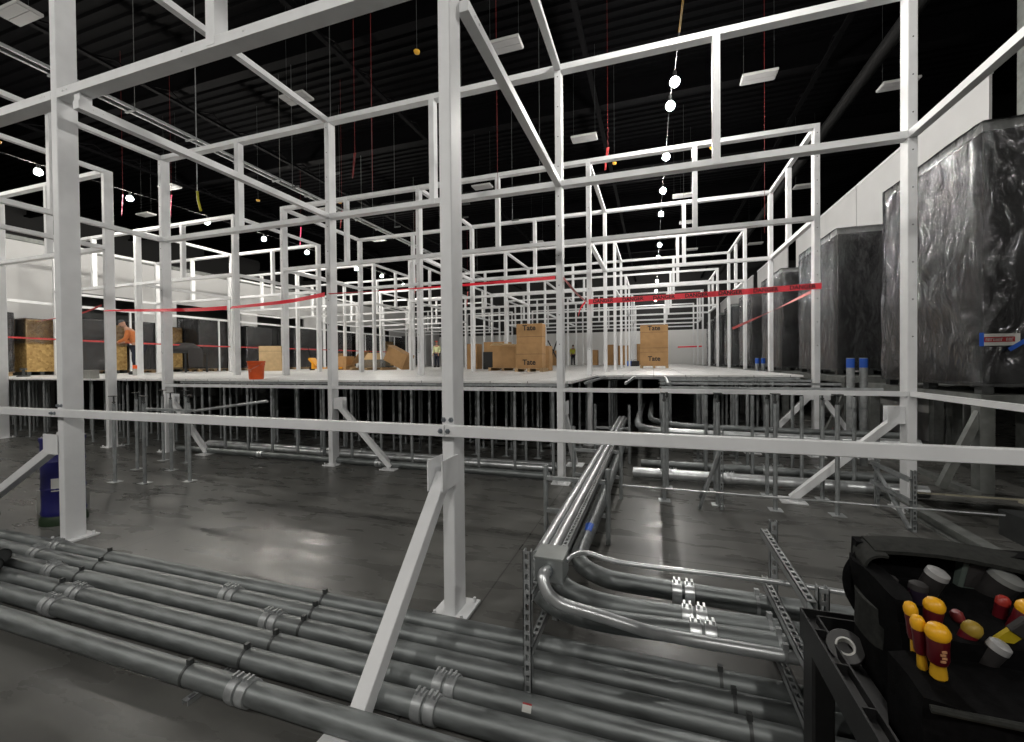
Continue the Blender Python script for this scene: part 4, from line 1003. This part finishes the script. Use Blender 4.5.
softbox(*bbox(.6, .655, 1.38, 1.68, 1.0, 1.12), n=5, amp=.012).build('side_wall', FABRIC, bag, smooth=True)
g = []
for i in range(9):
    t_ = i/8; row = []
    for j in range(6):
        s_ = j/5; row.append(B(.645+.62*t_, 1.69+.0*s_-.09*s_, 1.165+.012*math.sin(6*t_)-.01*s_*s_-.02*t_*s_))
    g.append(row)
MB().sheet(g, .012).build('top_flap', FABG, bag, smooth=True)
g = []
for i in range(10):
    a = -.3+2.3*i/9; row = []
    for j in range(4): row.append(B(.665-.045*math.sin(a)-.015*j*.2, 1.68-.035*j, 1.125+.04*math.cos(a)-.004*j))
    g.append(row)
MB().sheet(g, .008).build('side_flap', FABG, bag, smooth=True)
MB().tube(smoothpath([B(.63, 1.66, 1.12), B(.6, 1.66, 1.06), B(.6, 1.65, 1.0), B(.62, 1.62, .95)]), .017, 8).build('strap', FABRIC, bag, smooth=True)
MB().tube(smoothpath([B(.56, 1.145, 1.0), B(.75, 1.12, 1.015), B(1.0, 1.13, 1.015), B(1.24, 1.15, 1.0)]), .008, 8).build('pocket_binding', FABG, bag, smooth=True)
softbox(*bbox(.59, .67, 1.46, 1.62, .93, 1.04), n=4, amp=.008).build('side_pocket', FABG, bag, smooth=True)
def driver(x, y, z, s, tilt, lab, cap=YEL, grip=MAROON, collar=YELD, mark=False):
    r = thing('screwdriver', (x, y, z), lab, 'screwdriver', 'yellow-capped screwdrivers in the bag'); r.rotation_euler = tilt
    MB().lathe([(0, -.1), (.006*s, -.1), (.012*s, -.02), (.017*s, -.015), (.016*s, .0), (.0135*s, .018), (.0165*s, .024), (0, .024)], 14).build('collar', collar, r, smooth=True)
    MB().lathe([(0, .02), (.018*s, .02), (.0215*s, .03), (.021*s, .06), (.0225*s, .078), (.0215*s, .084), (0, .084)], 14).build('grip', grip, r, smooth=True)
    MB().lathe([(0, .08), (.021*s, .08), (.0245*s, .088), (.0245*s, .098), (.018*s, .109), (.008*s, .113), (0, .114)], 14).build('cap', cap, r, smooth=True)
    if mark:
        b = MB()
        for k, (a, c) in enumerate(((-.3, .006), (-.12, .008), (.1, .007), (.26, .006))): b.box(-.006+.003*(k % 2), .004+.002*(k % 2), -.0228*s, -.0212*s, .034+.008*k, .039+.008*k)
        b.build('printed_mark', TAN, r)
    return r
driver(.622, 1.243, 1.03, .95, (.12, -.08, 0), 'largest yellow-capped screwdriver, upright in the front of the bag', mark=True)
driver(.603, 1.268, 1.03, .6, (.08, -.12, 0), 'small yellow-capped screwdriver just left of the largest')
driver(.626, 1.345, 1.02, .6, (0, -.1, 0), 'small yellow-capped screwdriver behind the left one')
driver(.675, 1.385, 1.02, .9, (0, .1, 0), 'yellow-capped screwdriver standing behind the largest')
driver(.715, 1.37, .99, .8, (.1, .35, 0), 'dim yellow-capped screwdriver leaning right of the largest', cap=mat('dim_yellow', (.3, .2, .02), .5))
driver(.872, 1.44, 1.025, 1.1, (.1, .3, 0), 'yellow-capped screwdriver leaning at the right border')
def can(x, y, z, r_, h, m, capm, tilt, lab, cat):
    r = thing(cat.replace(' ', '_'), (x, y, z), lab, cat, 'round-topped tools in the bag'); r.rotation_euler = tilt
    MB().lathe([(0, -.16), (r_*.9, -.16), (r_*.95, h-.02), (r_, h-.015), (0, h-.015)], 18).build('body', m, r, smooth=True); MB().lathe([(0, h-.015), (r_, h-.015), (r_*.95, h), (r_*.6, h+.006), (0, h+.007)], 18).build('cap', capm, r, smooth=True)
can(.76, 1.56, 1.09, .028, .05, INK, SILVER, (.25, .3, 0), 'black flashlight with a bright silver end, upright in the bag', 'flashlight')
can(.945, 1.62, 1.08, .04, .05, INK, mat('grey_disc', (.15, .155, .15), .6), (.3, .35, 0), 'black tool with a large grey round end at the back of the bag', 'tool')
can(.765, 1.34, 1.02, .022, .05, INK, SILVER, (.2, .4, 0), 'tool with a white round end, low at the right of the bag', 'tool')
can(.875, 1.49, 1.06, .015, .05, MAROON, mat('red_tip', (.3, .025, .018), .4), (.1, .1, 0), 'slim red tool standing in the middle of the bag', 'marker')
can(.77, 1.44, 1.03, .014, .05, MAROON, mat('pink_tip', (.18, .025, .025), .4), (.1, -.3, 0), 'slim red-ended tool beside the yellow wedge', 'marker')
can(.65, 1.53, 1.06, .018, .05, mat('red_sheath', (.35, .02, .02), .4), INK, (0, .1, 0), 'red-handled tool in the left side pocket', 'pliers')
can(.7, 1.5, 1.06, .022, .055, mat('purple_sheath', (.018, .012, .026), .4), INK, (0, .1, 0), 'dark purple tube in the left of the bag', 'tube')
r = thing('chisel', (.795, 1.37, 1.04), 'flat yellow wedge-shaped tool in the right of the bag', 'chisel'); r.rotation_euler = (.2, .6, 0)
MB().box(-.014, .014, -.006, .006, -.12, .055).build('blade', mat('olive_yellow', (.4, .3, .01), .5), r); MB().box(-.016, .016, -.01, .01, .055, .1).build('grip', INK, r, bevel=.003)
r = thing('meter', (.925, 1.66, 1.1), 'small grey-green box-shaped meter at the back of the bag', 'meter'); r.rotation_euler = (.15, .1, .1)
MB().box(-.06, .06, -.03, .03, -.1, .06).build('case', mat('grey_green_case', (.07, .09, .08), .5), r, bevel=.006); MB().box(-.05, .05, -.032, -.03, -.03, .045).build('face', INK, r)
r = thing('key_ring', (.86, 1.15, 1.0), 'bunch of silver keys on the front pocket at the right border', 'keys')
b = MB()
for k in range(5):
    M = Matrix.Rotation(.5*k-1, 4, 'Y') @ Matrix.Translation((0, -.012*k, 0)); b.lathe([(.006, -.0015), (.013, -.0015), (.013, .0015), (.006, .0015)], 12, M @ Matrix.Rotation(PI/2, 4, 'X')); b.box(-.004, .004, -.0012, .0012, -.05, -.012, M)
b.build('keys', SILVER, r)
r = thing('tape_roll', (.572, 1.615, CZ-.02), 'roll of dark tape with a white core lying left of the bag', 'tape roll'); r.rotation_euler = (.75, -.25, 0)
R_ = lambda: Matrix.Identity(4)
MB().lathe([(.026, 0), (.048, 0), (.05, .003), (.05, .027), (.048, .03), (.026, .03)], 28).build('winding', mat('dark_grey_tape', (.05, .05, .05), .45), r, smooth=True)
MB().lathe([(.021, -.001), (.0265, -.001), (.0265, .031), (.021, .031), (.021, -.001)], 24).build('core', PAPER, r, smooth=True)
r = thing('cardboard_lid', (.62, .98, CZ-.03), 'tan round lid at the bottom edge of the cart tray', 'lid')
MB().lathe([(0, 0), (.13, 0), (.135, .02), (.13, .03), (.1, .035), (0, .035)], 30).build('body', CARDL, r, smooth=True)

# ------------------------------------------------------------------ people
def skin(name, m, parent, nodes, edges, sub=2):
    me = bpy.data.meshes.new(name); me.from_pydata([n[0] for n in nodes], edges, []); me.materials.append(m)
    o = link(name, me, parent); md = o.modifiers.new('skin', 'SKIN'); md.use_smooth_shade = True
    if not me.skin_vertices: me.attributes  # layer comes with the modifier
    for v, n in zip(me.skin_vertices[0].data, nodes): v.radius = n[1] if isinstance(n[1], tuple) else (n[1], n[1])
    me.skin_vertices[0].data[0].use_root = True
    o.modifiers.new('sub', 'SUBSURF').levels = sub; o.modifiers['sub'].render_levels = sub
    return o
def head(root, c, fwd, hat, hatm, name):
    """cranium with face features; fwd is a unit direction in the body's frame"""
    f = Vector(fwd).normalized(); s = f.cross(Vector((0, 0, 1))).normalized(); u = s.cross(f)
    M = Matrix(((s.x, f.x, u.x, c[0]), (s.y, f.y, u.y, c[1]), (s.z, f.z, u.z, c[2]), (0, 0, 0, 1)))
    b = MB(); b.lathe([(0, -.12), (.045, -.11), (.065, -.06), (.075, 0), (.075, .05), (.055, .1), (0, .12)], 16, M @ Matrix.Diagonal((1, 1.2, 1, 1)))
    b.lathe([(0, -.02), (.014, -.015), (.01, .02), (0, .03)], 8, M @ Matrix.Translation((0, .093, -.015)))
    for sx in (-.078, .078): b.lathe([(0, -.03), (.012, -.02), (.014, .02), (0, .03)], 8, M @ Matrix.Translation((sx, -.01, -.005)))
    b.build('head', SKIN, root, smooth=True)
    b = MB()
    for sx in (-.03, .03): b.lathe([(0, -.008), (.009, 0), (0, .008)], 8, M @ Matrix.Translation((sx, .083, .015)))
    b.box(-.025, .025, .078, .086, -.062, -.056, M); b.build('eyes_and_mouth', HAIR, root)
    b = MB(); b.lathe([(.08, .02), (.082, .05), (.066, .1), (0, .13)], 16, M @ Matrix.Diagonal((1, 1.22, 1, 1)))
    if hat == 'cap': b.sheet([[M @ Vector((x, .075-abs(x)*.3, .045)) for x in (-.07, -.03, .03, .07)], [M @ Vector((x, .17-abs(x)*.6, .03)) for x in (-.07, -.03, .03, .07)]], .006)
    b.build(name, hatm, root, smooth=True)
def hand(root, p, d, s=1.):
    """palm, four fingers and a thumb, slightly curled, pointing along d"""
    d = Vector(d).normalized(); side = d.cross(Vector((0, 0, 1))); side = side.normalized() if side.length > .1 else Vector((1, 0, 0)); up_ = side.cross(d); P = Vector(p)
    n = [(P, .022), (P+d*.05, (.036, .016)), (P+d*.085, (.036, .014))]
    b = MB(); b.tube([P-d*.01, P+d*.03, P+d*.09], [.024, .032, .028], 8)
    for k, l in enumerate((.068, .078, .072, .056)):
        q = P+d*.085+side*(.028-.019*k); b.tube([q, q+d*l*.5, q+d*l*.85-up_*l*.3, q+d*l*.9-up_*l*.6], [.009, .0085, .008, .006], 6)
    q = P+d*.03+side*.03; b.tube([q, q+d*.03+side*.02, q+d*.06+side*.022-up_*.01], [.011, .01, .007], 6)
    return b.build('hand', SKIN, root, smooth=True)
# man in orange, stooping and looking down to the left
r = thing('person', (-16.05, 9.5, DZ), 'person in an orange shirt, grey cap and navy trousers, stooping on the left deck', 'person', rz=math.radians(35))
# body faces -X in its own frame
body = [((.05, 0, .93), (.14, .12)), ((0, 0, 1.1), (.14, .12)), ((-.08, 0, 1.26), (.16, .13)), ((-.17, 0, 1.42), (.13, .1)), ((-.25, 0, 1.5), (.06, .06)), ((-.3, 0, 1.56), (.055, .055)),
        ((-.12, -.2, 1.39), (.065, .06)), ((-.15, -.27, 1.14), (.048, .048)), ((-.38, -.18, 1.06), (.036, .036)), ((-.12, .2, 1.39), (.065, .06)), ((-.15, .27, 1.14), (.048, .048)), ((-.38, .16, 1.06), (.036, .036)),
        ((.05, -.1, .86), (.1, .1)), ((.0, -.12, .48), (.06, .06)), ((.08, -.12, .09), (.045, .045)), ((.05, .1, .86), (.1, .1)), ((-.04, .12, .48), (.06, .06)), ((.06, .12, .09), (.045, .045)), ((-.1, -.13, .05), (.045, .035)), ((-.12, .13, .05), (.045, .035))]
ed = [(0, 1), (1, 2), (2, 3), (3, 4), (4, 5), (3, 6), (6, 7), (7, 8), (3, 9), (9, 10), (10, 11), (0, 12), (12, 13), (13, 14), (0, 15), (15, 16), (16, 17), (14, 18), (17, 19)]
def dressed(root, body, ed, shirtm, trm):
    skin('body', SKIN, root, body, ed)
    sh = [0, 1, 2, 3, 6, 7, 8, 9, 10, 11]; tr = [0, 12, 13, 14, 15, 16, 17]
    for nm, ids, mm, g_ in (('shirt', sh, shirtm, 1.16), ('trousers', tr, trm, 1.2)):
        ix = {q: k for k, q in enumerate(ids)}
        nd = [(body[q][0], tuple(x*g_+.006 for x in body[q][1])) for q in ids]
        if nm == 'trousers': nd[0] = (nd[0][0], (.165, .14))
        skin(nm, mm, root, nd, [(ix[a], ix[c]) for a, c in ed if a in ix and c in ix])
    b = MB()
    for q in ((14, 18), (17, 19)):
        a = Vector(body[q[0]][0]); c = Vector(body[q[1]][0]); b.tube([a+(a-c)*.25-Vector((0, 0, .03)), a-Vector((0, 0, .02)), c, c+(c-a)*.25], [.05, .065, .058, .035], 10)
    b.build('boots', INK, root, smooth=True)
dressed(r, body, ed, SHIRT, NAVY)
head(r, (-.37, 0, 1.66), (-.85, -.1, -.5), 'cap', CAPM, 'cap')
hand(r, (-.38, -.18, 1.06), (-1, .1, -.2)); hand(r, (-.38, .16, 1.06), (-1, -.1, -.2))
def stander(x, y, z, lab, rz, vest, bottom, hm, hat='cap'):
    r = thing('person', (x, y, z), lab, 'person', rz=rz)
    bd = [((0, 0, .93), (.14, .11)), ((0, 0, 1.1), (.14, .11)), ((0, 0, 1.27), (.16, .12)), ((0, 0, 1.42), (.13, .09)), ((0, 0, 1.5), (.055, .055)), ((0, -.01, 1.56), (.05, .05)),
          ((-.2, 0, 1.4), (.06, .06)), ((-.25, .02, 1.12), (.045, .045)), ((-.22, -.12, .9), (.034, .034)), ((.2, 0, 1.4), (.06, .06)), ((.25, .02, 1.12), (.045, .045)), ((.2, -.14, .92), (.034, .034)),
          ((-.09, 0, .86), (.095, .095)), ((-.1, -.02, .48), (.06, .06)), ((-.11, .02, .09), (.045, .045)), ((.09, 0, .86), (.095, .095)), ((.1, -.02, .48), (.06, .06)), ((.12, .02, .09), (.045, .045)), ((-.12, -.14, .05), (.04, .035)), ((.13, -.14, .05), (.04, .035))]
    dressed(r, bd, ed, vest, bottom); head(r, (0, -.02, 1.68), (0, -1, 0), hat, hm, 'hard_hat')
    hand(r, (-.22, -.12, .9), (0, -.3, -1)); hand(r, (.2, -.14, .92), (0, -.3, -1))
    return r
stander(-6.8, 38, DZ, 'person in a yellow hi-vis vest and dark trousers standing far back near the end wall', .3, VEST, NAVY, HAIR)
stander(-13.9, 26.0, DZ, 'person in pale hi-vis and a red hat, far back left of the big post', 0, mat('pale_hi_vis', (.6, .62, .35), .7), NAVY, mat('red_hat', (.5, .04, .02), .5))

# ------------------------------------------------------------------ world, camera, view
w = bpy.data.worlds.new('world'); sc.world = w; w.use_nodes = True
w.node_tree.nodes['Background'].inputs[0].default_value = (.01, .01, .011, 1)
cam = bpy.data.cameras.new('camera'); co = bpy.data.objects.new('camera', cam); C.objects.link(co); sc.camera = co
f, yaw, pit, rol = 429.86, .31834, .011594, .0091149
fw = Vector((-math.sin(yaw)*math.cos(pit), math.cos(yaw)*math.cos(pit), -math.sin(pit))); rt = Vector((math.cos(yaw), math.sin(yaw), 0)); dn = fw.cross(rt)
r2 = rt*math.cos(rol)+dn*math.sin(rol); d2 = -rt*math.sin(rol)+dn*math.cos(rol)
co.matrix_world = Matrix(((r2.x, -d2.x, -fw.x, 0), (r2.y, -d2.y, -fw.y, 0), (r2.z, -d2.z, -fw.z, 1.75), (0, 0, 0, 1)))
cam.sensor_width = 36; cam.sensor_fit = 'HORIZONTAL'; cam.lens = f*36/1024; cam.shift_y = -3.77/1024; cam.clip_start = .05; cam.clip_end = 200
vs = sc.view_settings; vs.view_transform = 'Standard'; vs.look = 'None'; vs.gamma = 1; vs.use_curve_mapping = False; vs.exposure = 0
sc.cycles.use_denoising = True; sc.cycles.max_bounces = 8; sc.cycles.transparent_max_bounces = 16; sc.cycles.sample_clamp_indirect = 6
